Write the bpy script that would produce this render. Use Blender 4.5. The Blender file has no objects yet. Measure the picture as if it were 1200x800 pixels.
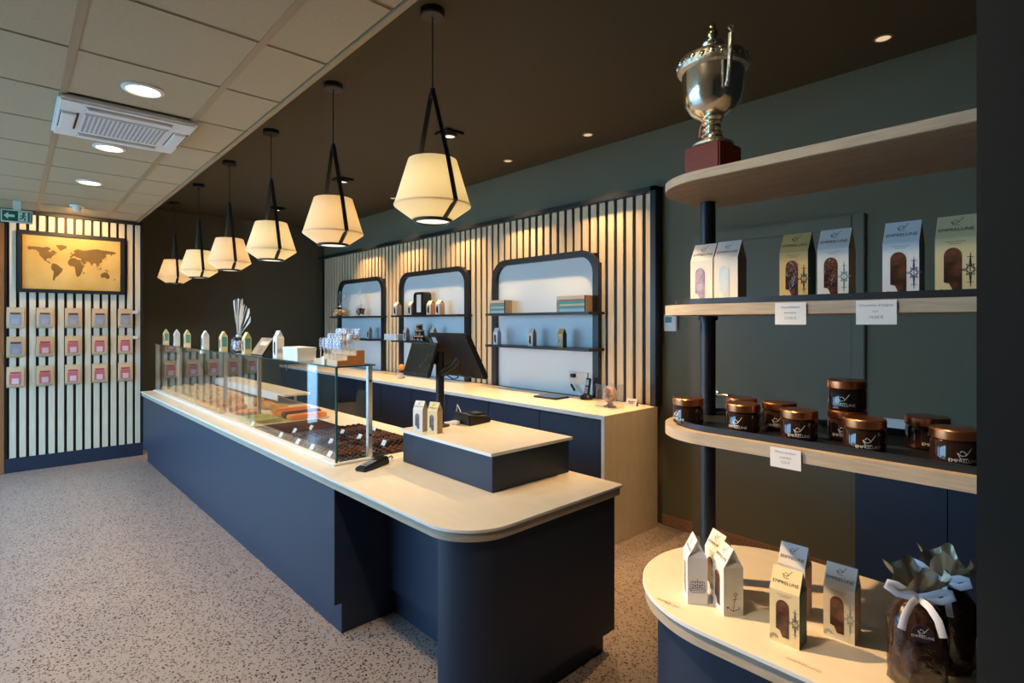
import bpy, bmesh, math, random
from mathutils import Vector, Matrix
random.seed(7)
S = bpy.context.scene
COL = S.collection
PI = math.pi

# ------------------------------------------------------------------ camera
cam = bpy.data.cameras.new('camera'); cam.sensor_width = 36.0; cam.lens = 19.2
cam.shift_y = -22.0 / 1200.0; cam.clip_start = 0.02
cam_o = bpy.data.objects.new('camera', cam); COL.objects.link(cam_o)
cam_o.location = (0, 0, 1.58); cam_o.rotation_euler = (PI / 2, 0, -math.atan2(585, 640))
S.camera = cam_o
# ------------------------------------------------------------------ view, world
S.view_settings.view_transform = 'Standard'; S.view_settings.look = 'None'
S.view_settings.gamma = 1.0; S.view_settings.use_curve_mapping = False
S.view_settings.exposure = 0.0
W = bpy.data.worlds.new('world'); S.world = W; W.use_nodes = True
bg = W.node_tree.nodes['Background']
bg.inputs[0].default_value = (0.33, 0.64, 1.0, 1); bg.inputs[1].default_value = 11.5

def lamp(name, kind, loc, power, color, size=0.05, rot=(0, 0, 0), spot=None, blend=0.5, parent=None):
    d = bpy.data.lights.new(name, kind); d.energy = power; d.color = color
    if kind in ('POINT', 'SPOT'): d.shadow_soft_size = size
    if kind == 'SPOT': d.spot_size = spot; d.spot_blend = blend
    o = bpy.data.objects.new(name, d); COL.objects.link(o)
    o.location = loc; o.rotation_euler = rot
    if parent: o.parent = parent
    return o
WARM = (1.0, 0.60, 0.25); SOFTW = (1.0, 0.78, 0.50)
# daylight portal in the shopfront
pd = bpy.data.lights.new('window_portal', 'AREA'); pd.shape = 'RECTANGLE'; pd.size = 5.15; pd.size_y = 2.5
pd.cycles.is_portal = True
po = bpy.data.objects.new('window_portal', pd); COL.objects.link(po)
po.location = (-2.55, 5.27, 1.4); po.rotation_euler = (PI / 2, 0, -PI / 2)

# ------------------------------------------------------------------ materials
def mat(name, color, rough=0.5, metal=0.0, noise=None, bump=0.0, bscale=60, trans=0.0, emit=None, coat=0.0, spec=0.5, stretch=None, alpha=1.0, ior=1.45):
    m = bpy.data.materials.new(name); m.use_nodes = True
    nt = m.node_tree; b = nt.nodes['Principled BSDF']
    b.inputs['Base Color'].default_value = (*color, 1); b.inputs['Roughness'].default_value = rough
    b.inputs['Metallic'].default_value = metal; b.inputs['Transmission Weight'].default_value = trans
    b.inputs['Coat Weight'].default_value = coat; b.inputs['Specular IOR Level'].default_value = spec
    b.inputs['IOR'].default_value = ior; b.inputs['Alpha'].default_value = alpha
    if emit:
        b.inputs['Emission Color'].default_value = (*emit[0], 1); b.inputs['Emission Strength'].default_value = emit[1]
    if noise or bump:
        tc = nt.nodes.new('ShaderNodeTexCoord'); mp = nt.nodes.new('ShaderNodeMapping')
        nt.links.new(tc.outputs['Object'], mp.inputs[0])
        if stretch: mp.inputs['Scale'].default_value = stretch
    if noise:
        c2, sc, amt = noise
        n = nt.nodes.new('ShaderNodeTexNoise'); n.inputs['Scale'].default_value = sc; n.inputs['Detail'].default_value = 5
        r = nt.nodes.new('ShaderNodeValToRGB')
        r.color_ramp.elements[0].position = 0.5 - amt; r.color_ramp.elements[1].position = 0.5 + amt
        r.color_ramp.elements[0].color = (*color, 1); r.color_ramp.elements[1].color = (*c2, 1)
        nt.links.new(mp.outputs[0], n.inputs[0]); nt.links.new(n.outputs[0], r.inputs[0])
        nt.links.new(r.outputs[0], b.inputs['Base Color'])
    if bump:
        n = nt.nodes.new('ShaderNodeTexNoise'); n.inputs['Scale'].default_value = bscale; n.inputs['Detail'].default_value = 4
        bp = nt.nodes.new('ShaderNodeBump'); bp.inputs['Strength'].default_value = bump; bp.inputs['Distance'].default_value = 0.004
        nt.links.new(mp.outputs[0], n.inputs[0]); nt.links.new(n.outputs[0], bp.inputs['Height'])
        nt.links.new(bp.outputs[0], b.inputs['Normal'])
    return m

M = {}
M['navy'] = mat('navy_laminate', (0.017, 0.028, 0.056), 0.45, bump=0.05, bscale=300)
M['black'] = mat('black_paint', (0.012, 0.013, 0.018), 0.5)
M['blackmetal'] = mat('black_metal', (0.014, 0.016, 0.022), 0.38, spec=0.6)
M['plastic'] = mat('black_plastic', (0.010, 0.010, 0.011), 0.42)
M['screen'] = mat('dark_screen', (0.012, 0.014, 0.013), 0.12, noise=((0.028, 0.032, 0.028), 18, 0.2))
M['oak'] = mat('oak_edge', (0.36, 0.30, 0.225), 0.55, noise=((0.50, 0.43, 0.33), 14, 0.25), stretch=(1, 1, 14), bump=0.08)
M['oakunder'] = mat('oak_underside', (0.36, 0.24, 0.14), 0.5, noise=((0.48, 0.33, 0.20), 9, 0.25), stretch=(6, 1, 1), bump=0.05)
M['top'] = mat('pale_worktop', (0.77, 0.67, 0.545), 0.30, noise=((0.83, 0.74, 0.62), 7, 0.3), stretch=(4, 1, 4))
M['toplip'] = mat('white_edge_band', (0.78, 0.78, 0.78), 0.4)
M['slat'] = mat('larch_slat', (0.68, 0.545, 0.35), 0.6, noise=((0.80, 0.67, 0.47), 5, 0.28), stretch=(9, 9, 0.7), bump=0.08)
M['leftwall'] = mat('pale_wall_paint', (0.62, 0.60, 0.55), 0.8)
M['daylitslat'] = mat('daylit_larch_slat', (0.70, 0.62, 0.48), 0.6, noise=((0.82, 0.76, 0.62), 5, 0.28), stretch=(9, 9, 0.7), bump=0.08)  # larch slats again, the map wall's brighter light put into a paler colour
M['stone'] = mat('sand_panel', (0.55, 0.47, 0.36), 0.5, noise=((0.66, 0.58, 0.46), 6, 0.3), stretch=(2, 2, 1))
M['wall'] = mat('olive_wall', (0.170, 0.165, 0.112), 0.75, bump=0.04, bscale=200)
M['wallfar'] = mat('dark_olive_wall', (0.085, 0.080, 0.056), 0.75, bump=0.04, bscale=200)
M['door'] = mat('olive_door', (0.178, 0.175, 0.128), 0.6)
M['darkceil'] = mat('dark_ceiling_paint', (0.066, 0.057, 0.034), 0.85, bump=0.03, bscale=150)
M['pillar'] = mat('charcoal_paint', (0.013, 0.0135, 0.013), 0.8)
M['tile'] = mat('ceiling_tile', (0.47, 0.38, 0.245), 0.9, noise=((0.42, 0.34, 0.215), 90, 0.2), bump=0.15, bscale=220)
M['grid'] = mat('ceiling_grid', (0.36, 0.26, 0.15), 0.5)
M['gapgrid'] = mat('ceiling_cross_bar', (0.20, 0.15, 0.09), 0.7)
M['white'] = mat('white_plastic', (0.78, 0.77, 0.74), 0.4)
M['whitew'] = mat('near_wall_paint', (0.03, 0.03, 0.028), 0.8)
M['paper'] = mat('white_card', (0.78, 0.80, 0.84), 0.6)
M['ink'] = mat('dark_ink', (0.03, 0.03, 0.035), 0.7)
M['inkblue'] = mat('blue_ink', (0.06, 0.08, 0.30), 0.7)
M['inkteal'] = mat('teal_ink', (0.16, 0.33, 0.36), 0.7)
M['inkred'] = mat('rust_ink', (0.42, 0.14, 0.08), 0.7)
M['inkgrey'] = mat('grey_ink', (0.35, 0.36, 0.42), 0.7)
M['inkwhite'] = mat('white_ink', (0.75, 0.74, 0.72), 0.6)
M['niche'] = mat('niche_board', (0.74, 0.85, 0.94), 0.5)
M['alu'] = mat('satin_aluminium', (0.70, 0.69, 0.66), 0.32, metal=0.85)
M['chrome'] = mat('chrome', (0.75, 0.75, 0.74), 0.12, metal=1.0)
M['silver'] = mat('silver', (0.92, 0.86, 0.72), 0.17, metal=1.0, bump=0.03, bscale=30)
M['silvertex'] = mat('embossed_silver', (0.78, 0.72, 0.58), 0.28, metal=1.0, bump=1.0, bscale=120)
M['goldm'] = mat('gilt', (0.80, 0.62, 0.25), 0.2, metal=1.0)
M['mahog'] = mat('mahogany', (0.13, 0.022, 0.010), 0.35, noise=((0.18, 0.036, 0.015), 8, 0.3), stretch=(1, 1, 8))
M['copper'] = mat('copper_lid', (0.72, 0.28, 0.12), 0.28, metal=1.0)
M['jar'] = mat('chocolate_jar_glass', (0.022, 0.010, 0.007), 0.08, coat=0.5)
M['goldcard'] = mat('gold_card', (0.66, 0.45, 0.17), 0.55)
M['yellowcard'] = mat('pale_yellow_card', (0.76, 0.62, 0.34), 0.55)
M['whitecard'] = mat('ivory_card', (0.76, 0.74, 0.70), 0.55)
M['kraftside'] = mat('beige_card_side', (0.50, 0.38, 0.27), 0.6)
M['greenside'] = mat('dark_green_side', (0.035, 0.10, 0.085), 0.55)
M['tealside'] = mat('teal_side', (0.12, 0.34, 0.29), 0.55)
M['choc'] = mat('chocolate', (0.05, 0.020, 0.010), 0.35, noise=((0.15, 0.06, 0.03), 40, 0.2), bump=0.4, bscale=60)
M['chocpack'] = mat('film_window', (0.05, 0.022, 0.014), 0.08, noise=((0.16, 0.06, 0.035), 38, 0.12), bump=0.9, bscale=45, coat=0.6)
M['amberpack'] = mat('amber_film_window', (0.46, 0.20, 0.07), 0.1, noise=((0.14, 0.05, 0.03), 30, 0.2), bump=0.6, bscale=45, coat=0.5)
M['reflectpack'] = mat('film_window_painted_reflection', (0.50, 0.62, 0.66), 0.1, noise=((0.66, 0.72, 0.72), 20, 0.3), bump=0.4, bscale=30, coat=0.5)  # pale blue reflection on the film painted in as its colour
M['choc2'] = mat('milk_chocolate', (0.13, 0.05, 0.022), 0.38)
M['choc3'] = mat('dark_praline', (0.030, 0.012, 0.008), 0.32)
M['kraft'] = mat('kraft_paper', (0.62, 0.44, 0.25), 0.65, noise=((0.70, 0.51, 0.31), 40, 0.3))
M['lblue'] = mat('grey_blue_label', (0.32, 0.35, 0.42), 0.55)
M['lpink'] = mat('red_pink_label', (0.62, 0.14, 0.15), 0.55)
M['lpinkin'] = mat('pale_pink_print', (0.74, 0.52, 0.56), 0.55)
M['lbluein'] = mat('pale_grey_print', (0.42, 0.40, 0.44), 0.55)
M['lstripe'] = mat('dark_label_band', (0.16, 0.06, 0.08), 0.55)
M['lstripe2'] = mat('red_label_band', (0.50, 0.07, 0.08), 0.55)
M['bun'] = mat('golden_pastry', (0.46, 0.15, 0.02), 0.45, noise=((0.74, 0.36, 0.07), 16, 0.25), bump=0.4, bscale=70)
M['biscuit'] = mat('pale_biscuit', (0.50, 0.26, 0.08), 0.6, noise=((0.80, 0.55, 0.26), 25, 0.3), bump=0.4, bscale=90)
M['orange'] = mat('candied_orange', (0.80, 0.22, 0.03), 0.35, noise=((0.90, 0.36, 0.06), 30, 0.3), bump=0.4, bscale=80)
M['pistachio'] = mat('pistachio_paste', (0.36, 0.34, 0.10), 0.5, noise=((0.46, 0.42, 0.16), 40, 0.3))
M['woodstand'] = mat('varnished_stand', (0.34, 0.13, 0.045), 0.45, noise=((0.44, 0.19, 0.07), 9, 0.3), stretch=(1, 8, 8))
M['stepwood'] = mat('pale_step_wood', (0.66, 0.50, 0.33), 0.5)
M['ribbon'] = mat('white_ribbon', (0.70, 0.74, 0.86), 0.35)
M['gold_foil'] = mat('gold_film', (0.40, 0.33, 0.20), 0.22, metal=0.25, bump=0.5, bscale=40, alpha=0.82)
M['darkfilm'] = mat('bagged_chocolate', (0.010, 0.006, 0.005), 0.18, noise=((0.045, 0.020, 0.013), 60, 0.14), bump=1.0, bscale=50, coat=0.5)
M['tagblack'] = mat('dark_tag', (0.03, 0.015, 0.025), 0.5)
M['baseb'] = mat('terrazzo_skirting', (0.30, 0.15, 0.09), 0.5, noise=((0.42, 0.24, 0.15), 120, 0.1))
M['framewood'] = mat('varnished_jamb', (0.26, 0.10, 0.03), 0.5, noise=((0.34, 0.15, 0.05), 6, 0.3), stretch=(8, 8, 1))
M['green'] = mat('exit_green', (0.005, 0.10, 0.055), 0.5)
M['exitwhite'] = mat('exit_white', (0.55, 0.66, 0.60), 0.5)
M['map'] = mat('antique_map_paper', (0.50, 0.31, 0.07), 0.5, noise=((0.72, 0.52, 0.19), 2.6, 0.22))
M['land'] = mat('map_land', (0.15, 0.085, 0.018), 0.55, noise=((0.22, 0.13, 0.03), 9, 0.3))
M['teal'] = mat('teal_print', (0.10, 0.42, 0.44), 0.5)
M['cream'] = mat('cream_print', (0.76, 0.62, 0.48), 0.55)
M['brownp'] = mat('brown_print', (0.42, 0.20, 0.10), 0.55)
M['skyp'] = mat('pale_blue_print', (0.45, 0.62, 0.74), 0.5)
M['pinkp'] = mat('pink_print', (0.70, 0.36, 0.36), 0.5)
M['phoneblue'] = mat('phone_display', (0.15, 0.35, 0.60), 0.3)
M['hedge'] = mat('hedge_green', (0.10, 0.30, 0.03), 0.8, noise=((0.22, 0.45, 0.06), 8, 0.3))
M['pave'] = mat('street_paving', (0.45, 0.45, 0.45), 0.9)
M['silverframe'] = mat('pewter_print', (0.55, 0.50, 0.42), 0.3, metal=0.4, noise=((0.30, 0.24, 0.18), 12, 0.2))
M['lollyblue'] = mat('patterned_wrap', (0.84, 0.84, 0.88), 0.3, noise=((0.16, 0.20, 0.42), 70, 0.10), coat=0.3)
M['lollybrown'] = mat('milk_wrap', (0.72, 0.60, 0.52), 0.25, noise=((0.30, 0.13, 0.07), 30, 0.1), coat=0.3)
M['stick'] = mat('lolly_stick', (0.76, 0.72, 0.66), 0.6)

def emis(name, col, s):
    m = bpy.data.materials.new(name); m.use_nodes = True; nt = m.node_tree
    nt.nodes.clear(); e = nt.nodes.new('ShaderNodeEmission'); o = nt.nodes.new('ShaderNodeOutputMaterial')
    e.inputs[0].default_value = (*col, 1); e.inputs[1].default_value = s
    nt.links.new(e.outputs[0], o.inputs[0]); return m
M['lampdisc'] = emis('lamp_diffuser_glow', (1.0, 0.84, 0.60), 1.6)
M['downglow'] = emis('downlight_glow', (1.0, 0.86, 0.62), 5.0)
M['spotglow'] = emis('small_spot_glow', (1.0, 0.72, 0.42), 0.8)

def glassmat(name, tint, refl=1.0, rough=0.0):
    # thin clear sheet: straight-through transparency with a true Fresnel reflection
    m = bpy.data.materials.new(name); m.use_nodes = True; nt = m.node_tree; nt.nodes.clear()
    o = nt.nodes.new('ShaderNodeOutputMaterial'); mx = nt.nodes.new('ShaderNodeMixShader')
    t = nt.nodes.new('ShaderNodeBsdfTransparent'); g = nt.nodes.new('ShaderNodeBsdfGlossy'); f = nt.nodes.new('ShaderNodeFresnel')
    t.inputs[0].default_value = (*tint, 1); g.inputs['Roughness'].default_value = rough; g.inputs[0].default_value = (refl, refl, refl, 1)
    # the same air-to-glass ratio from either side, so a sheet never mirrors from within
    ge = nt.nodes.new('ShaderNodeNewGeometry'); mr = nt.nodes.new('ShaderNodeMapRange')
    mr.inputs['To Min'].default_value = 1.45; mr.inputs['To Max'].default_value = 1 / 1.45
    nt.links.new(ge.outputs['Backfacing'], mr.inputs['Value']); nt.links.new(mr.outputs[0], f.inputs[0])
    nt.links.new(f.outputs[0], mx.inputs[0]); nt.links.new(t.outputs[0], mx.inputs[1]); nt.links.new(g.outputs[0], mx.inputs[2])
    nt.links.new(mx.outputs[0], o.inputs[0]); return m
M['glass'] = glassmat('showcase_glass', (0.97, 0.985, 0.98))
M['pane'] = glassmat('shopfront_glass', (0.97, 0.98, 0.98))
M['cello'] = glassmat('cellophane', (0.93, 0.94, 0.96), 1.0, 0.12)
M['glassedge'] = mat('green_glass_edge', (0.02, 0.07, 0.065), 0.1)

def fabric(name, col):
    m = bpy.data.materials.new(name); m.use_nodes = True; nt = m.node_tree; nt.nodes.clear()
    o = nt.nodes.new('ShaderNodeOutputMaterial'); mx = nt.nodes.new('ShaderNodeMixShader')
    d = nt.nodes.new('ShaderNodeBsdfDiffuse'); t = nt.nodes.new('ShaderNodeBsdfTranslucent')
    w = nt.nodes.new('ShaderNodeTexWave'); w.inputs['Scale'].default_value = 260; w.bands_direction = 'Z'
    tc = nt.nodes.new('ShaderNodeTexCoord'); bp = nt.nodes.new('ShaderNodeBump'); bp.inputs['Strength'].default_value = 0.1
    nt.links.new(tc.outputs['Object'], w.inputs[0]); nt.links.new(w.outputs['Color'], bp.inputs['Height']); nt.links.new(bp.outputs[0], d.inputs['Normal'])
    d.inputs[0].default_value = (*col, 1); t.inputs[0].default_value = (*col, 1); mx.inputs[0].default_value = 0.45
    nt.links.new(d.outputs[0], mx.inputs[1]); nt.links.new(t.outputs[0], mx.inputs[2]); nt.links.new(mx.outputs[0], o.inputs[0])
    return m
M['fabric'] = fabric('cream_fabric', (0.86, 0.78, 0.62))

def terrazzo():
    m = bpy.data.materials.new('terrazzo'); m.use_nodes = True; nt = m.node_tree; b = nt.nodes['Principled BSDF']
    b.inputs['Roughness'].default_value = 0.33
    g = nt.nodes.new('ShaderNodeNewGeometry')
    prev = None
    base = (0.375, 0.295, 0.26, 1)
    layers = [(105, 0.42, [(0.0, (0.03, 0.02, 0.018, 1)), (0.42, (0.12, 0.06, 0.045, 1)), (0.66, (0.36, 0.28, 0.25, 1))]),
              (60, 0.34, [(0.0, (0.035, 0.024, 0.02, 1)), (0.45, (0.14, 0.075, 0.055, 1)), (0.70, (0.40, 0.32, 0.29, 1))])]
    for sc, th, cols in layers:
        v = nt.nodes.new('ShaderNodeTexVoronoi'); v.inputs['Scale'].default_value = sc
        nt.links.new(g.outputs['Position'], v.inputs['Vector'])
        sp = nt.nodes.new('ShaderNodeSeparateColor'); nt.links.new(v.outputs['Color'], sp.inputs[0])
        cr = nt.nodes.new('ShaderNodeValToRGB'); cr.color_ramp.interpolation = 'CONSTANT'
        e = cr.color_ramp.elements
        e[0].position, e[0].color = cols[0]; e[1].position, e[1].color = cols[1]
        x = e.new(cols[2][0]); x.color = cols[2][1]
        nt.links.new(sp.outputs[0], cr.inputs[0])
        lt = nt.nodes.new('ShaderNodeMath'); lt.operation = 'LESS_THAN'; lt.inputs[1].default_value = th
        nt.links.new(v.outputs['Distance'], lt.inputs[0])
        gt = nt.nodes.new('ShaderNodeMath'); gt.operation = 'GREATER_THAN'; gt.inputs[1].default_value = 0.40
        nt.links.new(sp.outputs[1], gt.inputs[0])
        mu = nt.nodes.new('ShaderNodeMath'); mu.operation = 'MULTIPLY'
        nt.links.new(lt.outputs[0], mu.inputs[0]); nt.links.new(gt.outputs[0], mu.inputs[1])
        mx = nt.nodes.new('ShaderNodeMix'); mx.data_type = 'RGBA'
        nt.links.new(mu.outputs[0], mx.inputs[0])
        if prev: nt.links.new(prev, mx.inputs[6])
        else: mx.inputs[6].default_value = base
        nt.links.new(cr.outputs[0], mx.inputs[7]); prev = mx.outputs[2]
    nt.links.new(prev, b.inputs['Base Color'])
    return m
M['terrazzo'] = terrazzo()
M['grout'] = mat('floor_joint', (0.30, 0.25, 0.22), 0.7)

# ------------------------------------------------------------------ mesh helpers
class MB:
    def __init__(s): s.v = []; s.f = []; s.mi = []; s.cur = 0
    def add(s, vs, fs):
        n = len(s.v); s.v += [tuple(v) for v in vs]
        for f in fs: s.f.append(tuple(i + n for i in f)); s.mi.append(s.cur)
        return s
    def m(s, i): s.cur = i; return s
    def box(s, x0, y0, z0, x1, y1, z1):
        vs = [(x0, y0, z0), (x1, y0, z0), (x1, y1, z0), (x0, y1, z0), (x0, y0, z1), (x1, y0, z1), (x1, y1, z1), (x0, y1, z1)]
        return s.add(vs, [(3, 2, 1, 0), (4, 5, 6, 7), (0, 1, 5, 4), (1, 2, 6, 5), (2, 3, 7, 6), (3, 0, 4, 7)])
    def bbox(s, x0, y0, z0, x1, y1, z1, b=0.003):   # box with chamfered edges
        b = min(b, (x1 - x0) * .45, (y1 - y0) * .45, (z1 - z0) * .45)
        bm = bmesh.new(); bmesh.ops.create_cube(bm, size=1)
        for v in bm.verts:
            v.co = Vector(((x0 + x1) / 2 + v.co.x * (x1 - x0), (y0 + y1) / 2 + v.co.y * (y1 - y0), (z0 + z1) / 2 + v.co.z * (z1 - z0)))
        bmesh.ops.bevel(bm, geom=bm.edges[:], offset=b, segments=2, affect='EDGES')
        return s.bm(bm)
    def bm(s, bm, mtx=None):
        bm.verts.index_update()
        s.add([(mtx @ v.co) if mtx else v.co for v in bm.verts], [[v.index for v in f.verts] for f in bm.faces]); bm.free(); return s
    def prism(s, pts, z0, z1):
        n = len(pts)
        vs = [(x, y, z0) for x, y in pts] + [(x, y, z1) for x, y in pts]
        return s.add(vs, [tuple(reversed(range(n))), tuple(range(n, 2 * n))] + [(i, (i + 1) % n, n + (i + 1) % n, n + i) for i in range(n)])
    def ring(s, outer, inner, z0, z1):   # frame between two outlines of equal count
        n = len(outer)
        vs = [(x, y, z) for z in (z0, z1) for x, y in outer] + [(x, y, z) for z in (z0, z1) for x, y in inner]
        fs = []
        for i in range(n):
            j = (i + 1) % n
            fs += [(i, j, n + j, n + i), (2 * n + j, 2 * n + i, 3 * n + i, 3 * n + j), (n + i, n + j, 3 * n + j, 3 * n + i), (j, i, 2 * n + i, 2 * n + j)]
        return s.add(vs, fs)
    def lathe(s, prof, seg=32, c=(0, 0), a0=0, a1=2 * PI, cap=False):
        full = abs(a1 - a0 - 2 * PI) < 1e-6; k = seg if full else seg + 1
        vs = []; fs = []
        for r, z in prof:
            for i in range(k):
                a = a0 + (a1 - a0) * i / seg; vs.append((c[0] + r * math.cos(a), c[1] + r * math.sin(a), z))
        for j in range(len(prof) - 1):
            for i in range(seg):
                i2 = (i + 1) % k; fs.append((j * k + i, j * k + i2, (j + 1) * k + i2, (j + 1) * k + i))
        if cap:
            fs.append(tuple(reversed(range(k)))); fs.append(tuple((len(prof) - 1) * k + i for i in range(k)))
        return s.add(vs, fs)
    def cyl(s, x, y, z0, z1, r, seg=24): return s.lathe([(r, z0), (r, z1)], seg, (x, y), cap=True)
    def tube(s, pts, r, seg=8, flat=1.0, up=Vector((0, 0, 1))):
        pts = [Vector(p) for p in pts]; n = len(pts); vs = []; fs = []
        rr = r if isinstance(r, (list, tuple)) else [r] * n
        for i, p in enumerate(pts):
            t = (pts[min(i + 1, n - 1)] - pts[max(i - 1, 0)]).normalized()
            u = t.cross(up)
            if u.length < 1e-4: u = t.cross(Vector((1, 0, 0)))
            u.normalize(); w = u.cross(t)
            for k in range(seg):
                a = 2 * PI * k / seg; vs.append(p + u * (rr[i] * math.cos(a)) + w * (rr[i] * flat * math.sin(a)))
        for i in range(n - 1):
            for k in range(seg):
                k2 = (k + 1) % seg; fs.append((i * seg + k, i * seg + k2, (i + 1) * seg + k2, (i + 1) * seg + k))
        fs.append(tuple(reversed(range(seg)))); fs.append(tuple((n - 1) * seg + k for k in range(seg)))
        return s.add(vs, fs)
    def strokes(s, lines, w, fr, off=0.0004):
        # flat ink lines on the plane fr = (origin, ex, ey)
        o, ex, ey = fr; en = ex.cross(ey).normalized()
        for a, b in lines:
            a = Vector((a[0], a[1])); b = Vector((b[0], b[1])); d = b - a
            if d.length < 1e-6: continue
            d.normalize(); p = Vector((-d.y, d.x)) * (w / 2)
            q = [a + p, a - p, b - p, b + p]
            s.add([o + ex * c.x + ey * c.y + en * off for c in q], [(0, 1, 2, 3)])
        return s
    def poly(s, pts, fr, off=0.0004):
        o, ex, ey = fr; en = ex.cross(ey).normalized()
        return s.add([o + ex * x + ey * y + en * off for x, y in pts], [tuple(range(len(pts)))])
    def text(s, txt, size, fr, off=0.0004, cx=0, cy=0):
        o, ex, ey = fr; en = ex.cross(ey).normalized()
        vs, fs = text_geo(txt)
        return s.add([o + ex * (x * size + cx) + ey * (y * size + cy) + en * off for x, y in vs], fs)

_TG = {}
def text_geo(t):
    if t not in _TG:
        c = bpy.data.curves.new('t', 'FONT'); c.body = t; c.align_x = 'CENTER'; c.align_y = 'CENTER'; c.resolution_u = 2
        o = bpy.data.objects.new('t', c); COL.objects.link(o)
        dg = bpy.context.evaluated_depsgraph_get(); me = o.evaluated_get(dg).to_mesh()
        _TG[t] = ([(v.co.x, v.co.y) for v in me.vertices], [tuple(p.vertices) for p in me.polygons])
        bpy.data.objects.remove(o); bpy.data.curves.remove(c)
    return _TG[t]

def mesh(name, mb, mats, smooth=35):
    me = bpy.data.meshes.new(name); me.from_pydata(mb.v, [], mb.f)
    for m in (mats if isinstance(mats, (list, tuple)) else [mats]): me.materials.append(M[m])
    for p, i in zip(me.polygons, mb.mi): p.material_index = i
    if smooth:
        me.polygons.foreach_set('use_smooth', [True] * len(me.polygons)); me.set_sharp_from_angle(angle=math.radians(smooth))
    return me
def obj(name, mb, mats, parent=None, smooth=35, loc=None, rz=0.0):
    me = mb if isinstance(mb, bpy.types.Mesh) else mesh(name, mb, mats, smooth)
    o = bpy.data.objects.new(name, me); COL.objects.link(o)
    if parent: o.parent = parent
    if loc is not None: o.location = loc
    o.rotation_euler[2] = rz
    return o
def tag(o, label, cat, group=None, kind=None):
    o['label'] = label; o['category'] = cat
    if group: o['group'] = group
    if kind: o['kind'] = kind
    return o
def thing(name, label, cat, loc=(0, 0, 0), rz=0.0, group=None):
    o = bpy.data.objects.new(name, None); o.empty_display_size = 0.05; COL.objects.link(o)
    o.location = loc; o.rotation_euler = (0, 0, rz)
    return tag(o, label, cat, group)
def struct(name, mb, mats, parent=None, smooth=35):
    o = obj(name, mb, mats, parent, smooth)
    if not parent: o['kind'] = 'structure'
    return o
def dup(root, loc, rz=0.0, label=None, group=None):
    def cp(o, par):
        c = o.copy(); COL.objects.link(c)
        if par: c.parent = par
        for ch in kids.get(o.name, []): cp(ch, c)
        return c
    kids = {}
    for o in root.children_recursive: kids.setdefault(o.parent.name, []).append(o)
    r = cp(root, None); r.location = loc; r.rotation_euler[2] = rz
    if label: r['label'] = label
    if group: r['group'] = group
    return r
def rrect(x0, y0, x1, y1, r, seg=8):
    # corner radii in order (x0,y0) (x1,y0) (x1,y1) (x0,y1)
    r = r if isinstance(r, (list, tuple)) else [r] * 4
    out = []
    for (cx, cy, a, q) in ((x0, y0, PI, r[0]), (x1, y0, 1.5 * PI, r[1]), (x1, y1, 0, r[2]), (x0, y1, .5 * PI, r[3])):
        sx = 1 if cx == x0 else -1; sy = 1 if cy == y0 else -1
        if q < 1e-5: out.append((cx, cy)); continue
        for i in range(seg + 1):
            t = a + .5 * PI * i / seg; out.append((cx + sx * q + q * math.cos(t), cy + sy * q + q * math.sin(t)))
    return out
V = Vector

# ------------------------------------------------------------------ the room
XL, XB, YN, YF, YM = -2.6, 3.77, -1.5, 8.70, 7.85
ZD, ZC = 3.11, 2.788
fl = struct('floor', MB().box(XL, YN, -0.06, XB + .12, YF + .12, -0.0008), 'grout')
tile_me = mesh('floor_tile', MB().bbox(0, 0, -0.004, 0.5988, 0.5988, 0.0, 0.0005), 'terrazzo')
ix = 0
for i in range(-5, 7):
    for j in range(-3, 15):
        x = 0.087 + i * 0.6; y = -0.02 + j * 0.6
        if x < XL - .01 or x > XB - .3 and x + .6 > XB + .5: continue
        if y + .6 < YN + .4 or y > YF: continue
        obj('floor_tile', tile_me, None, fl, loc=(x, y, 0))
struct('ceiling', MB().box(1.11, YN, ZD, XB + .12, YF + .12, ZD + .1).box(XL, YN, ZC + .05, 1.11, YF, ZC + .12), 'darkceil')
bulk = struct('trim_1', MB().box(1.085, YN, ZC - .012, 1.11, YM + .12, ZD), 'grid')
# suspended ceiling: grid bars and tiles
cl = obj('suspended_ceiling', MB().box(XL, YN, ZC + .012, 1.085, YM + .1, ZC + .03), 'tile'); cl['kind'] = 'structure'; cl.name = 'ceiling_lowered'
XG = [0.196 - 0.604 * k for k in range(5, 0, -1)] + [0.196, 0.796]
YG = [3.067 + 0.604 * k for k in range(-7, 9)]
ct = mesh('ceiling_tile', MB().bbox(0.008, 0.008, 0.0, 0.592, 0.596, 0.013, 0.003), 'tile')
ct2 = mesh('ceiling_tile_cut', MB().bbox(0.008, 0.008, 0.0, 0.285, 0.596, 0.013, 0.003), 'tile')
for x in XG:
    for y in YG:
        if y < YN - .3: continue
        if abs(x - .196) < .01 and abs(y - 3.671) < .01: continue   # the cassette fills this field
        if y + .604 > YM + .2: continue
        obj('tile', ct if x < .7 else ct2, None, cl, loc=(x, y, ZC - .003))
for x in XG: obj('grid_bar', MB().box(x - .016, YN, ZC - .006, x + .016, YM, ZC + .011), 'grid', cl)
for y in YG[1:]: 
    if y < YM: obj('grid_bar', MB().box(XL, y - .007, ZC + .001, 1.085, y + .007, ZC + .0105), 'gapgrid', cl)

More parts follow.
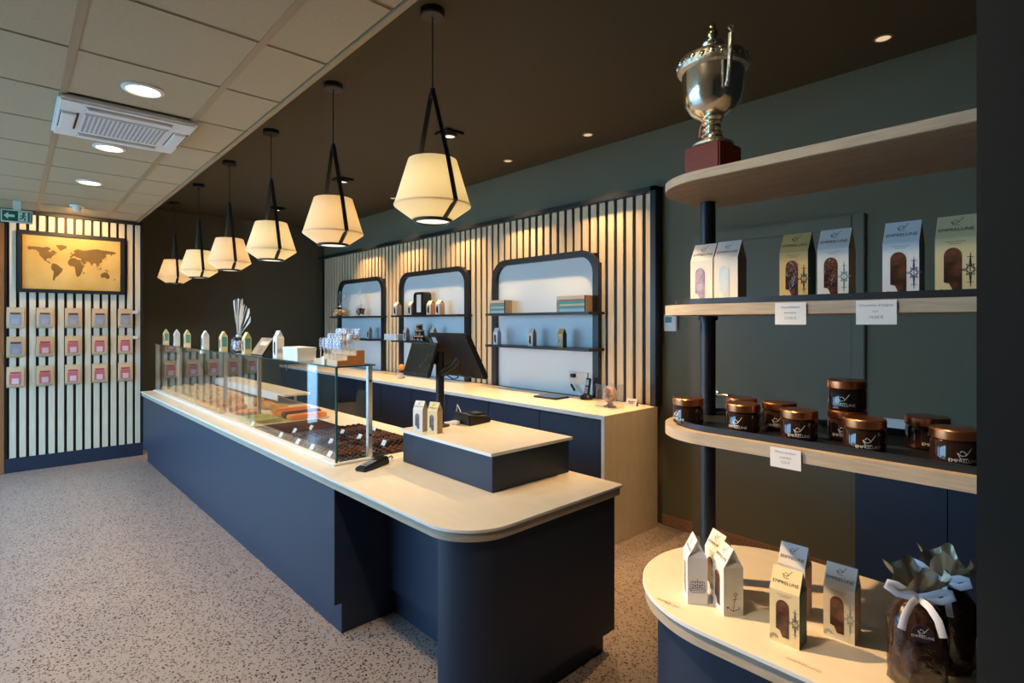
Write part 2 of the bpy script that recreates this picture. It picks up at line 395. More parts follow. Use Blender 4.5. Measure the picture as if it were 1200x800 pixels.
struct('wall_back', MB().box(XB, YN, 0, XB + .12, YF + .12, ZD), 'wall')
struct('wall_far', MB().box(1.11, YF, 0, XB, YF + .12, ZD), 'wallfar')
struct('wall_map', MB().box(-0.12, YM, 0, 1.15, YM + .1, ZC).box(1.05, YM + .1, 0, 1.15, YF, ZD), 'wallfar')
struct('wall_near', MB().box(XL - .1, YN - .1, 0, XB + .12, YN, ZD), 'whitew')
struct('wall_right', MB().box(1.0, YN, 0, XB, 0.126, ZD), 'pillar')
struct('baseboard_back', MB().bbox(XB - .014, 0.126, 0, XB, 2.37, 0.085, .004), 'baseb')
# shopfront along the street and glazed end beside the map wall
YW0 = 2.7
struct('wall_left', MB().box(XL - .1, YN, 0, XL, YW0, 2.9), 'leftwall')
wf = struct('window_1', MB().box(XL - .06, YW0, 0, XL, YM + .1, .12).box(XL - .06, YW0, 2.62, XL, YM + .1, 2.9), 'black')
NP = 5; PWD = (YM - YW0) / NP
for k in range(NP + 1):
    y = YW0 + .03 + k * PWD
    obj('mullion', MB().box(XL - .06, y - .03, .12, XL, y + .03, 2.62), 'black', wf)
for k in range(NP):
    y = YW0 + .06 + k * PWD
    obj('pane', MB().box(XL - .034, y, .12, XL - .026, y + PWD - .06, 2.62), 'pane', wf)
dw = struct('window_2', MB().box(XL, YM, 2.5, -.12, YM + .06, 2.9).box(XL, YM, 0, -.12, YM + .06, .1), 'black')
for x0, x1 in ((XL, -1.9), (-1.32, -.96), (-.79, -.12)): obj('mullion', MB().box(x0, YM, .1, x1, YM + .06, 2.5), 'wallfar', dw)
obj('pane', MB().box(-1.9, YM + .025, .1, -1.32, YM + .033, 2.5), 'pane', dw)
obj('pane', MB().box(-.96, YM + .025, .1, -.79, YM + .033, 2.5), 'pane', dw)
struct('trim_2', MB().bbox(-.125, YM - .06, 0, -.066, YM, 2.62, .004), 'framewood')
g = struct('ground', MB().box(-16, -12, -.1, XL - .06, 24, -.03).box(XL - .06, YM + .12, -.1, -.13, 24, -.03), 'pave')
hb = MB()
for k in range(26):
    bm = bmesh.new(); bmesh.ops.create_icosphere(bm, subdivisions=2, radius=.55)
    for v in bm.verts: v.co *= 1 + random.uniform(-.14, .14)
    hb.bm(bm, Matrix.Translation((-10.2 + random.uniform(-.2, .2), -5 + k * .8, .55 + random.uniform(0, .3))))
for k in range(4):
    bm = bmesh.new(); bmesh.ops.create_icosphere(bm, subdivisions=2, radius=.5)
    for v in bm.verts: v.co *= 1 + random.uniform(-.14, .14)
    hb.bm(bm, Matrix.Translation((-1.9 + k * .5, 13.5, .5)))
hedge = tag(obj('hedge', hb, 'hedge'), 'clipped green hedge across the street, mirrored in the showcase glass', 'hedge', kind='stuff')

# door in the back wall
dr = struct('door_1', MB().box(XB - .006, 1.06, .01, XB - .001, 2.03, 2.15), 'door')
obj('door_frame', MB().bbox(XB - .024, .985, 0, XB, 1.055, 2.235, .005).bbox(XB - .024, 2.035, 0, XB, 2.105, 2.235, .005).bbox(XB - .024, 1.05, 2.155, XB, 2.04, 2.235, .005), 'door', dr)
h = MB().lathe([(.024, 0), (.024, .006), (.012, .008), (.010, .045)], 16, cap=True)
h.v = [(XB - .012 - z, 1.925 + x, 1.07 + y) for x, y, z in h.v]
h.tube([(XB - .055, 1.935, 1.07), (XB - .058, 1.90, 1.07), (XB - .055, 1.81, 1.07)], .009, 10)
obj('door_handle', h, 'chrome', dr)

# ------------------------------------------------------------------ slatted back wall with three lit niches
sp = thing('slat_panel', 'long larch slat panelling with three black-framed niches above the back counter', 'wall panel', (XB, 2.37, 0))
X0 = -0.055
obj('backing', MB().box(-.03, 0.02, .93, -.001, 6.31, 2.63), 'black', sp)
NICHE = [(0.57, 1.97), (2.38, 3.83), (4.23, 5.63)]     # y ranges measured from the panel's near end
ZN = 2.215
slat_long = mesh('slat', MB().bbox(-.044, -.031, .93, -.03, .031, 2.605, .002), 'slat')
slat_top = mesh('slat_short', MB().bbox(-.044, -.031, ZN, -.03, .031, 2.605, .002), 'slat')
for k in range(66):
    y = 0.095 + k * .0935
    if y > 6.27: break
    over = any(a - .031 < y < b + .031 for a, b in NICHE)
    near = [min(y - a, b - y) for a, b in NICHE if a - .031 < y < b + .031]
    if near and near[0] < .19:      # beside a rounded corner the slat runs down to the curve
        d = max(near[0] + .031, .0); zc = ZN - .20 + math.sqrt(max(.0, .04 - (.20 - min(d, .2)) ** 2)) - .012
        obj('slat', MB().bbox(-.044, -.031, zc, -.03, .031, 2.605, .002), 'slat', sp, loc=(0, y, 0))
        for a, b in NICHE:          # the strip left beside the frame is a ripped-down slat
            for lo, hi in ((y - .031, min(y + .031, a - .001)), (max(y - .031, b + .001), y + .031)):
                if .008 < hi - lo < .0615: obj('slat', MB().bbox(-.044, lo, .93, -.03, hi, zc - .001, .002), 'slat', sp)
        continue
    o = obj('slat', slat_top if over else slat_long, None, sp, loc=(0, y, 0))
obj('frame', MB().bbox(-.10, 0, .93, 0, .05, 2.645, .003).bbox(-.10, 0.0, 2.605, 0, 6.33, 2.645, .003), 'blackmetal', sp)
for a, b in NICHE:
    z0 = .931
    pts_o = rrect(a, z0, b, ZN, [0, 0, .20, .20], 10); pts_i = rrect(a + .062, z0, b - .062, ZN - .055, [0, 0, .15, .15], 10)
    # equal counts: square corners give one point each in both outlines
    r = MB().ring(pts_o, pts_i, 0, .052); r.v = [(-.088 + z, x, y) for x, y, z in r.v]
    fr = obj('niche_frame', r, 'blackmetal', sp)
    pb = MB().prism(rrect(a + .06, z0, b - .06, ZN - .05, [0, 0, .16, .16], 10), 0, .01); pb.v = [(-.046 + z, x, y) for x, y, z in pb.v]
    obj('niche_board', pb, 'niche', sp)
    for zz in (1.672, 1.362):
        sh = obj('shelf', MB().bbox(-.26, a - .04, zz - .022, -.05, b - .10, zz, .002), 'blackmetal', sp)

# ------------------------------------------------------------------ map wall
mw = thing('slat_panel', 'larch slat panelling behind the framed world map and hanging pouches', 'wall panel', (0, YM, 0))
obj('backing', MB().box(-.066, -.012, .14, 1.15, 0, 2.74), 'black', mw)
ms = mesh('slat', MB().bbox(-.0265, -.042, .15, .0265, -.012, 2.738, .003), 'daylitslat')
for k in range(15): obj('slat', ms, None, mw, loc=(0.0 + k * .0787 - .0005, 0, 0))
obj('frame', MB().bbox(-.066, -.05, .15, -.045, 0, 2.69, .002).bbox(1.122, -.05, .15, 1.15, 0, 2.74, .002).bbox(-.066, -.05, 2.738, 1.15, 0, 2.775, .002), 'black', mw)
obj('plinth', MB().bbox(-.066, -.055, 0, 1.15, 0, .15, .003), 'navy', mw)
PX = [0.02, .254, .493, .73, .971]; PZ = [1.739, 1.43, 1.113]
for x in PX:
    for z in PZ: obj('hook', MB().tube([(x, -.04, z - .01), (x, -.075, z - .012), (x, -.082, z + .004)], .003, 6), 'chrome', mw)
for z in (1.705, 1.405): obj('price_tag', MB().bbox(1.035, -.075, z - .018, 1.095, -.045, z + .018, .001), 'paper', mw)

# framed map
mp_ = thing('framed_map', 'glowing antique world map in a thick black frame on the slats', 'picture', (.50, YM - .043, 2.235))
fo = MB().ring(rrect(-.466, -.33, .466, .33, 0), rrect(-.425, -.292, .425, .292, 0), 0, .045); fo.v = [(x, -z, y) for x, y, z in fo.v]
obj('frame', fo, 'black', mp_)
obj('map_sheet', MB().box(-.43, -.022, -.298, .43, -.004, .298), 'map', mp_)
LAND = [
 [(-168,66),(-162,70),(-140,70),(-125,70),(-110,69),(-95,72),(-85,70),(-82,63),(-92,58),(-82,53),(-78,60),(-70,61),(-64,57),(-56,52),(-66,49),(-62,45),(-70,43),(-75,38),(-81,31),(-80,26),(-83,29),(-90,30),(-97,27),(-97,20),(-91,18),(-88,21),(-88,16),(-83,14),(-82,9),(-78,8),(-84,9),(-93,15),(-105,20),(-112,29),(-117,33),(-124,40),(-124,48),(-134,57),(-150,60),(-160,56),(-166,61)],
 [(-78,8),(-72,12),(-62,10),(-51,4),(-44,-3),(-35,-7),(-39,-17),(-48,-27),(-56,-36),(-63,-40),(-66,-47),(-69,-54),(-74,-50),(-73,-38),(-70,-20),(-76,-14),(-81,-5),(-79,2)],
 [(-45,60),(-52,67),(-58,75),(-65,80),(-40,83),(-20,80),(-22,71),(-32,67)],
 [(-9,37),(-9,43),(-1,44),(-4,48),(4,52),(9,54),(11,58),(6,60),(6,63),(15,69),(26,71),(40,67),(60,69),(75,73),(104,77),(115,74),(140,73),(170,70),(180,67),(178,63),(163,60),(160,52),(155,60),(140,59),(135,54),(140,48),(131,43),(128,36),(126,40),(121,39),(122,31),(118,24),(108,21),(109,12),(105,9),(100,14),(104,2),(98,9),(97,17),(91,22),(86,20),(80,14),(77,8),(73,19),(67,25),(57,26),(50,30),(56,24),(58,20),(45,13),(40,20),(34,28),(36,36),(27,37),(23,38),(19,41),(16,38),(12,44),(3,43),(-2,37)],
 [(-6,35),(10,37),(20,31),(32,31),(38,18),(43,11),(51,11),(42,-2),(40,-14),(35,-24),(28,-33),(19,-35),(14,-22),(12,-6),(9,4),(-7,5),(-15,11),(-17,20),(-12,28)],
 [(114,-22),(122,-17),(131,-12),(136,-15),(142,-11),(146,-19),(153,-27),(150,-37),(141,-38),(131,-32),(118,-35)],
 [(44,-16),(50,-15),(47,-25),(44,-24)], [(-5,50),(1,52),(-3,58),(-6,56)], [(131,-1),(141,-3),(150,-9),(138,-8)], [(109,1),(117,6),(117,-3),(111,-3)], [(96,5),(105,-5),(103,-6)], [(131,32),(140,36),(143,43),(138,37)], [(-84,22),(-75,20),(-77,19)], [(173,-35),(178,-38),(168,-46)], [(-24,65),(-14,66),(-19,63)]]
lb = MB(); fr = (V((0, -.0225, 0)), V((1, 0, 0)), V((0, 0, 1)))
for L in LAND: lb.poly([((lo - 6) / 180 * .40, (la - 14) / 90 * .262) for lo, la in L], fr, .0006)
bm = bmesh.new()
lm = mesh('continents', lb, 'land', 0); bm.from_mesh(lm); bmesh.ops.triangulate(bm, faces=bm.faces[:]); bm.to_mesh(lm); bm.free()
obj('continents', lm, None, mp_)

# hanging pouches
def pouch(kind):
    r = thing('snack_pouch', '', 'pouch', (0, 0, 0), 0, 'pouches hanging on the slat wall')
    w, hh = .068, .11
    b = MB()
    for (z, d) in ((-hh, .001), (-hh + .02, .018), (-.02, .022), (.05, .013), (hh - .022, .003), (hh, .001)):
        b.v += [(-w, -d, z), (w, -d, z), (w, d, z), (-w, d, z)]
    for k in range(5):
        for i in range(4):
            j = (i + 1) % 4; b.f.append((k * 4 + i, k * 4 + j, k * 4 + 4 + j, k * 4 + 4 + i)); b.mi.append(0)
    b.f += [(3, 2, 1, 0), (20, 21, 22, 23)]; b.mi += [0, 0]
    obj('bag', b, 'kraft', r)
    l1, l2, l3 = (('lblue', 'lbluein', 'lstripe') if kind == 'grey' else ('lpink', 'lpinkin', 'lstripe2'))
    F = (V((0, -.024, 0)), V((1, 0, 0)), V((0, 0, 1)))
    lab = obj('label', MB().box(-.046, -.0245, -.078, .046, -.019, .030), l1, r)
    obj('label_window', MB().box(-.026, -.0262, -.07, .030, -.0246, -.012), l2, r)
    obj('label_band', MB().box(-.040, -.0205, .036, .044, -.012, .055), l3, r)
    return r
pg, pp = pouch('grey'), pouch('pink')
cn = ['leftmost', 'second', 'third', 'fourth', 'rightmost']; rn = ['top', 'middle', 'bottom']
used = {'g': False, 'p': False}
for i, x in enumerate(PX):
    for j, z in enumerate(PZ):
        grey = j == 0 or (j == 1 and i == 0)
        src = pg if grey else pp; key = 'g' if grey else 'p'
        loc = (x, YM - .072, z - .107); rz = random.uniform(-.12, .12)
        lab = 'kraft pouch with %s label, %s in the %s row under the map' % ('grey-blue' if grey else 'red and pink', cn[i], rn[j])
        if not used[key]: used[key] = True; src.location = loc; src.rotation_euler[2] = rz; src['label'] = lab
        else: dup(src, loc, rz, lab)

# exit sign
ex = thing('exit_sign', 'green emergency exit sign with left arrow and running figure', 'sign', (0.03, 7.3, 2.632))
obj('casing', MB().bbox(-.118, -.012, -.062, .118, .02, .062, .004).box(-.03, -.004, .06, .03, .012, ZC - 2.632), 'exitwhite', ex)
obj('panel', MB().box(-.108, -.0145, -.05, .108, -.0122, .05), 'green', ex)
F = (V((-.055, -.015, 0)), V((1, 0, 0)), V((0, 0, 1)))
b = MB().poly([(-.042, 0), (-.008, .034), (-.008, .012), (.038, .012), (.038, -.012), (-.008, -.012), (-.008, -.034)], F, .0006)
F2 = (V((.055, -.015, 0)), V((1, 0, 0)), V((0, 0, 1)))
b.poly([(-.046, -.046), (.046, -.046), (.046, .046), (-.046, .046)], F2, .0006)
obj('arrow', b, 'exitwhite', ex)
b = MB().poly([(.012 * math.cos(t * PI / 4) - .004, .012 * math.sin(t * PI / 4) + .030) for t in range(8)], F2, .0012)
b.strokes([((-.004, .016), (-.012, -.006)), ((-.008, .012), (-.030, .004)), ((-.004, .012), (.012, .002)), ((-.012, -.006), (.006, -.018)), ((.006, -.018), (.002, -.04)), ((-.012, -.006), (-.020, -.022)), ((-.020, -.022), (-.038, -.026))], .010, F2, .0012)
b.poly([(.026, -.046), (.040, -.046), (.040, .046), (.026, .046)], F2, .0012)
obj('figure', b, 'green', ex)

# ceiling fittings
de = thing('smoke_detector', 'small white smoke detector on the tiles above the world map', 'detector', (.485, 7.15, ZC - .006))
obj('base', MB().lathe([(.0, 0), (.06, 0), (.06, -.015), (.05, -.02)], 24), 'white', de)
obj('sensor', MB().lathe([(.042, -.018), (.036, -.05), (.02, -.06), (0, -.06)], 24), 'white', de)

ac = thing('air_conditioner', 'white ceiling cassette air conditioner with centre grille among the tiles', 'air conditioner', (.498, 4.045, ZC - .004))
obj('panel', MB().bbox(-.325, -.355, -.035, .325, .355, .004, .012), 'white', ac)
obj('grille', MB().bbox(-.205, -.19, -.043, .205, .19, -.034, .004), 'white', ac)
gs = MB()
for k in range(13):
    for q in range(18): gs.box(-.195 + q * .0218, -.175 + k * .0268, -.0445, -.182 + q * .0218, -.160 + k * .0268, -.043)
gp = obj('grille_slot', gs, 'inkgrey', ac); gp['kind'] = 'stuff'
for (x0, y0, x1, y1) in ((-.2, -.30, .2, -.245), (-.2, .245, .2, .30), (-.30, -.16, -.235, .16), (.235, -.16, .30, .16)):
    wide = x1 - x0 > .2
    f = obj('air_flap', MB().bbox(x0, y0, -.049, x1, y1, -.030, .004), 'white', ac)
    if wide: obj('slot', MB().box(x0 - .008, y0 - .012, -.0362, x1 + .008, y0 - .001, -.034).box(x0 - .008, y1 + .001, -.0362, x1 + .008, y1 + .006, -.034), 'grid', f)
    else: obj('slot', MB().box(x1 + .001, y0 - .006, -.0362, x1 + .012, y1 + .006, -.034).box(x0 - .005, y0 - .006, -.0362, x0 - .001, y1 + .006, -.034), 'ink', f)

DL = [(.497, 3.37, 'nearest'), (.49, 4.64, 'middle'), (.487, 5.90, 'farthest')]
for i, (x, y, w) in enumerate(DL):
    d = thing('downlight', 'round lit downlight in the tiled ceiling, %s of the three along it' % w, 'downlight', (x, y, ZC - .003), 0, 'downlights in the tiled ceiling')
    obj('trim_ring', MB().lathe([(.095, 0), (.095, -.006), (.078, -.012), (.072, -.004)], 32), 'white', d)
    obj('lens', MB().lathe([(.073, -.006), (.04, -.009), (0, -.010)], 32), 'downglow', d)
    lamp('bulb', 'SPOT', (0, 0, -.03), 62, SOFTW, .06, (0, 0, 0), 2.5, .9, d)
lamp('unseen_bulb', 'SPOT', (.497, .83, ZC - .03), 60, SOFTW, .05, (0, 0, 0), 2.5, .9)  # unseen downlight added at the row's spacing to brighten the stand fronts
lamp('unseen_bulb', 'SPOT', (.497, 2.1, ZC - .03), 75, SOFTW, .05, (0, 0, 0), 2.5, .9)
ey = lamp('eyeball_spot', 'SPOT', (.497, 2.1, ZC - .03), 330, WARM, .03, (0, 0, 0), .66, .4)
ey.rotation_euler = (V((1.46, .52, .66)) - V((.497, 2.1, ZC))).to_track_quat('-Z', 'Y').to_euler()
for k, y in enumerate((.82, 1.84, 2.86, 3.83, 4.80, 5.93, 7.0)):
    nm = ['first', 'second', 'third', 'fourth', 'fifth', 'sixth', 'seventh'][k]
    d = thing('recessed_spot', 'tiny round recessed spot, %s from the trophy shelf along the back wall' % nm, 'spotlight', (3.45, y, ZD - .001), 0, 'small round spots along the back wall')
    obj('rim', MB().lathe([(.045, 0), (.045, -.004), (.035, -.006), (.034, .0)], 24), 'grid', d)
    obj('lens', MB().lathe([(.035, -.003), (0, -.004)], 24), 'spotglow', d)
    if y > 2.5: lamp('bulb', 'SPOT', (0.0, 0, -.03), 140, WARM, .03, (0, math.radians(3), 0), 1.5, .8, d)
    elif y > 1: lamp('bulb', 'SPOT', (0.0, 0, -.03), 300, WARM, .03, (math.radians(20), math.radians(20), 0), 1.1, .7, d)
for k, y in enumerate((3.58, 5.5, 7.47)):
    nm = ['nearest', 'middle', 'farthest'][k]
    d = thing('square_spotlight', 'black square tilted spotlight in the dark ceiling, %s one behind the pendants' % nm, 'spotlight', (2.59, y, ZD - .001), 0, 'square black spotlights')
    obj('housing', MB().bbox(-.085, -.085, -.022, .085, .085, 0, .004), 'black', d)
    obj('gimbal', MB().lathe([(.062, -.02), (.066, -.034), (.048, -.04), (.044, -.028)], 24), 'blackmetal', d)
    obj('lens', MB().lathe([(.045, -.031), (0, -.036)], 24), 'lampdisc', d)
    lamp('bulb', 'SPOT', (0, 0, -.06), 92, SOFTW, .04, (0, math.radians(10), 0), 1.5, .8, d)
# picture spot over the map
lamp('map_spot', 'SPOT', (.50, 7.25, ZC - .03), 42, WARM, .03, (math.radians(55), 0, 0), 2.0, .8)

# ------------------------------------------------------------------ pendants
def pendant():
    r = thing('pendant_lamp', '', 'pendant lamp', (0, 0, 0), 0, 'pendant lamps over the showcase')
    obj('canopy', MB().lathe([(0, -.034), (.055, -.034), (.06, -.028), (.06, 0), (0, 0)], 28), 'blackmetal', r)
    obj('cord', MB().tube([(0, 0, -.03), (0, 0, -.39)], .0035, 8), 'blackmetal', r)
    obj('cord_clamp', MB().cyl(0, 0, -.425, -.385, .014, 16), 'blackmetal', r)
    Zt, Zw, Zb = -.735, -.957, -1.028
    sh = MB().lathe([(.118, Zt), (.1195, Zt - .003), (.186, Zw), (.1865, Zw - .004), (.184, Zw - .008), (.096, Zb)], 56)
    obj('shade', sh, 'fabric', r)
    obj('seam', MB().lathe([(.1868, Zw + .004), (.1885, Zw), (.1868, Zw - .006)], 56), 'fabric', r)
    obj('bottom_ring', MB().lathe([(.082, Zb + .004), (.097, Zb + .006), (.098, Zb - .010), (.084, Zb - .012), (.082, Zb + .004)], 48), 'blackmetal', r)
    obj('diffuser', MB().lathe([(.083, Zb - .003), (0, Zb - .004)], 40), 'lampdisc', r)
    for s in (-1, 1):
        obj('strap', MB().tube([(0, s * .008, -.40), (0, s * .124, Zt + .005), (0, s * .190, Zw), (0, s * .100, Zb - .004)], .0052, 4, 2.6, V((1, 0, 0))), 'blackmetal', r)
    return r
p0 = pendant()
nm = ['largest and nearest', 'second nearest', 'third nearest', 'fourth nearest', 'fifth nearest', 'smallest and farthest']
PW = [(1.0, .76, .36), (1.0, .62, .25), (1.0, .76, .36), (1.0, .60, .25), (1.0, .74, .36), (1.0, .62, .26)]
for k, y in enumerate((2.24, 3.365, 4.506, 5.64, 6.80, 8.02)):
    lab = 'cream fabric pendant lamp with black straps, %s in the row' % nm[k]
    if k == 0: o = p0; o.location = (1.52, y, ZD); o['label'] = lab
    else: o = dup(p0, (1.52, y, ZD), 0, lab)
    lamp('pendant_downlight', 'SPOT', (1.52, y, ZD - 1.05), 12, SOFTW, .06, (0, 0, 0), 2.3, .9)
    lamp('pendant_bulb', 'POINT', (1.52, y, ZD - .885), 1.5, PW[k], .05)

# ------------------------------------------------------------------ main counter (slightly turned against the room)
TH = math.radians(1.22); PV = V((1.18, 2.6, 0)); RT = Matrix.Rotation(TH, 4, 'Z')
def K(x, y, z=0.0):
    p = RT @ (V((x, y, 0)) - PV) + PV; return (p.x, p.y, z)
ct_ = thing('service_counter', 'long navy service counter with pale worktop and rounded near end', 'counter', tuple(PV), TH)
def L(mb):   # nominal -> counter local
    mb.v = [(x - PV.x, y - PV.y, z) for x, y, z in mb.v]; return mb
ZT = .80
ring_out = rrect(1.175, 1.565, 2.15, 7.42, [.22, .015, 0, .01], 14)
obj('worktop', L(MB().prism(ring_out, ZT - .012, ZT)), 'top', ct_)
ri = rrect(1.172, 1.562, 2.153, 7.423, [.222, .017, 0, .012], 14)
obj('edge_band', L(MB().ring(ri, rrect(1.178, 1.568, 2.147, 7.417, [.217, .012, 0, .007], 14), ZT - .011, ZT - .0005)), 'toplip', ct_)
obj('oak_core', L(MB().prism(rrect(1.180, 1.570, 2.145, 7.415, [.215, .012, 0, .01], 14), ZT - .048, ZT - .012)), 'oak', ct_)
zb = ZT - .048
obj('front_panel', L(MB().bbox(1.195, 2.63, .155, 2.10, 7.40, zb, .002)), 'navy', ct_)
obj('front_plinth', L(MB().bbox(1.235, 2.632, 0, 2.08, 7.395, .157, .002)), 'navy', ct_)
obj('recess_panel', L(MB().bbox(1.51, 1.70, .14, 2.10, 2.632, zb, .002)), 'navy', ct_)
obj('recess_plinth', L(MB().bbox(1.54, 1.70, 0, 2.08, 2.634, .141, .002)), 'navy', ct_)
obj('end_pillar', L(MB().prism(rrect(1.215, 1.59, 1.56, 1.78, [.19, 0, 0, 0], 16), 0, zb)), 'navy', ct_)
obj('end_panel', L(MB().bbox(1.50, 1.592, .10, 2.125, 1.72, zb, .002)), 'navy', ct_)
obj('end_plinth', L(MB().bbox(1.50, 1.63, 0, 2.085, 1.72, .101, .002)), 'navy', ct_)

# showcase
sc_ = thing('display_showcase', 'frameless glass pastry showcase standing on the service counter', 'showcase', K(1.31, 2.85, ZT), TH)
GZ = .533; GL = 4.53
obj('front_glass', MB().box(0, 0, 0, .008, GL, GZ), 'glass', sc_)
obj('side_glass', MB().box(.009, 0, 0, .19, .008, GZ), 'glass', sc_)
obj('top_glass', MB().box(-.004, -.006, GZ, .235, GL, GZ + .008), 'glass', sc_)
e = .0012
obj('glass_edge', MB().box(-.005 - e, -.006, GZ, -.004, GL, GZ + .008).box(-.004, -.008, GZ, .235, -.006, GZ + .008).box(-.0012, -.0012, 0, .0005, .009, GZ).box(.0, -.0012, 0, .009, .0003, GZ), 'glassedge', sc_)
obj('ledge', MB().bbox(-.02, -.02, .0003, .03, GL + .02, .012, .003), 'toplip', sc_)
obj('end_ledge', MB().bbox(.03, -.02, .0003, .205, .012, .012, .003), 'toplip', sc_)
for i, y in enumerate((0.0, 1.78, 2.66, 4.44)):
    pst = obj('post', MB().bbox(.195, y, 0, .222, y + .028, GZ, .002), 'alu', sc_)
    if i == 0:
        for z in (.13, .44): obj('fixing', MB().box(.2, y - .004, z, .212, y + .001, z + .014), 'ink', pst)
obj('glass_clip', MB().bbox(-.008, 2.62, GZ - .03, .014, 2.66, GZ - .001, .002), 'white', sc_)
obj('brace', MB().tube([(.21, 1.2, GZ - .002), (.225, 1.27, GZ - .11), (.21, 1.42, GZ - .002)], .003, 6), 'chrome', sc_)

# rear serving shelf on the counter
rs = thing('serving_shelf', 'raised pale serving shelf on white brackets behind the pastries', 'shelf', K(1.93, 5.2, ZT), TH)
obj('board', MB().bbox(0, 0, .085, .25, 2.15, .105, .002), 'top', rs)
obj('front_lip', MB().bbox(-.004, 0.16, .03, .004, 2.15, .098, .002), 'white', rs)
for y in (.12, 1.1, 2.05): obj('bracket', MB().bbox(.15, y, -.0, .17, y + .02, .086, .002), 'alu', rs)

# till plinth
tp = thing('till_plinth', 'navy raised till block with pale top on the rounded counter end', 'till block', (1.60, 1.89, ZT), 0)
obj('body', MB().bbox(.02, .015, 0, .545, .79, .171, .002), 'navy', tp)
obj('top_board', MB().bbox(0, 0, .171, .555, .80, .186, .002), 'top', tp)
obj('edge_band', MB().ring(rrect(-.001, -.001, .556, .801, 0), rrect(.003, .003, .552, .797, 0), .1715, .1852), 'toplip', tp)
ZP = ZT + .186

# ------------------------------------------------------------------ back counter
bc = thing('back_counter', 'navy back counter with sand coloured end panel under the slats', 'counter', (3.04, 2.37, 0))
obj('worktop', MB().bbox(.002, .002, .90, .66, 6.28, .93, .002), 'top', bc)
obj('edge_band', MB().box(0, .03, .901, .002, 6.28, .929), 'toplip', bc)
obj('end_panel', MB().bbox(0.0, 0, 0, .66, .03, .9295, .002), 'stone', bc)
obj('end_panel_edge', MB().box(-.002, .001, 0, 0, .029, .929), 'toplip', bc)
obj('carcass', MB().box(.035, .03, .1, .65, 6.28, .90), 'navy', bc)
obj('plinth', MB().box(.06, .03, 0, .65, 6.28, .1), 'black', bc)
for k in range(10):
    y0 = .033 + k * .6245
    obj('door', MB().bbox(.018, y0 + .0015, .102, .035, y0 + .6215, .885, .0015), 'navy', bc)

# ------------------------------------------------------------------ display stand at the partition
ds = thing('display_stand', 'tall display stand with three oak shelves on a black pole, rounded navy base', 'display stand', (0, 0, 0))
YW = .128
ZS = .85
tb = rrect(1.205, YW, 1.805, .955, [0, 0, .30, .30], 18)
obj('base_top', MB().prism(tb, ZS - .010, ZS), 'top', ds)
ti = [(1.505 + (x - 1.505) * .995, y - .002 if y > YW + .01 else y) for x, y in tb]
to = [(1.505 + (x - 1.505) * 1.005, y + .0015 if y > YW + .01 else y) for x, y in tb]
obj('edge_band', MB().ring(to, ti, ZS - .0095, ZS - .0003), 'toplip', ds)
obj('oak_edge', MB().prism([(1.505 + (x - 1.505) * .985, y - .004 if y > YW + .01 else y) for x, y in tb], ZS - .045, ZS - .010), 'oak', ds)
obj('base_body', MB().prism(rrect(1.245, YW, 1.765, .915, [0, 0, .26, .26], 18), 0, ZS - .045), 'navy', ds)
obj('pole', MB().cyl(1.462, .772, ZS, 1.925, .021, 28), 'blackmetal', ds)
sf = rrect(1.208, YW, 1.56, .825, [0, 0, .075, .165], 14)
def ins(p, d): return [(min(max(x, 1.208 + d), 1.56 - d), min(y, .825 - d)) for x, y in rrect(1.208 + d, YW, 1.56 - d, .825 - d, [0, 0, .075, .16 - d * .3], 14)]
for zt, th in ((1.945, .022), (1.625, .026), (1.317, .028)):
    s_ = obj('shelf', MB().m(0).prism(sf, zt - th, zt - .0006), 'oak', ds)
    if zt > 1.9: obj('shelf_underside', MB().prism(ins(sf, .004), zt - th - .001, zt - th), 'oakunder', s_)
    else:
        o_, i_ = ins(sf, .022), ins(sf, .026)
        tr = obj('tray', MB().prism(o_, zt - .0004, zt + .003), 'blackmetal', ds)
        obj('tray_lip', MB().ring(o_, i_, zt + .003, zt + .014), 'blackmetal', tr)
        obj('pole_collar', MB().lathe([(.021, zt - th - .012), (.027, zt - th - .012), (.027, zt - th - .001), (.021, zt - th - .001)], 24, (1.462, .772)), 'blackmetal', ds)
ZJ, ZK = 1.3205, 1.6285   # tray floors

# low cabinet along the back wall behind the stand
lc = thing('low_cabinet', 'low navy cabinet with white worktop behind the jar shelf', 'cabinet', (3.17, YW, 0))
obj('body', MB().bbox(.02, .002, .08, .59, .75, .90, .002), 'navy', lc)
obj('plinth', MB().box(.06, .002, 0, .59, .74, .08), 'black', lc)
obj('worktop', MB().bbox(0, .002, .90, .597, .765, .93, .002), 'toplip', lc)
obj('upstand', MB().bbox(.58, .002, .93, .597, .765, 1.025, .002), 'toplip', lc)
obj('door', MB().bbox(.002, .004, .09, .02, .372, .89, .001), 'navy', lc); obj('door', MB().bbox(.002, .376, .09, .02, .748, .89, .001), 'navy', lc)

th_ = thing('thermostat', 'small white wall thermostat with grey display beside the door', 'thermostat', (XB - .001, 2.29, 1.58))
obj('casing', MB().bbox(-.024, -.055, -.065, 0, .055, .065, .005), 'white', th_)
obj('display', MB().box(-.0255, -.015, .0, -.0242, .040, .045), 'inkteal', th_)
obj('button', MB().bbox(-.028, -.035, -.042, -.024, -.018, -.025, .001), 'white', th_); obj('button', MB().bbox(-.028, -.010, -.042, -.024, .007, -.025, .001), 'white', th_)

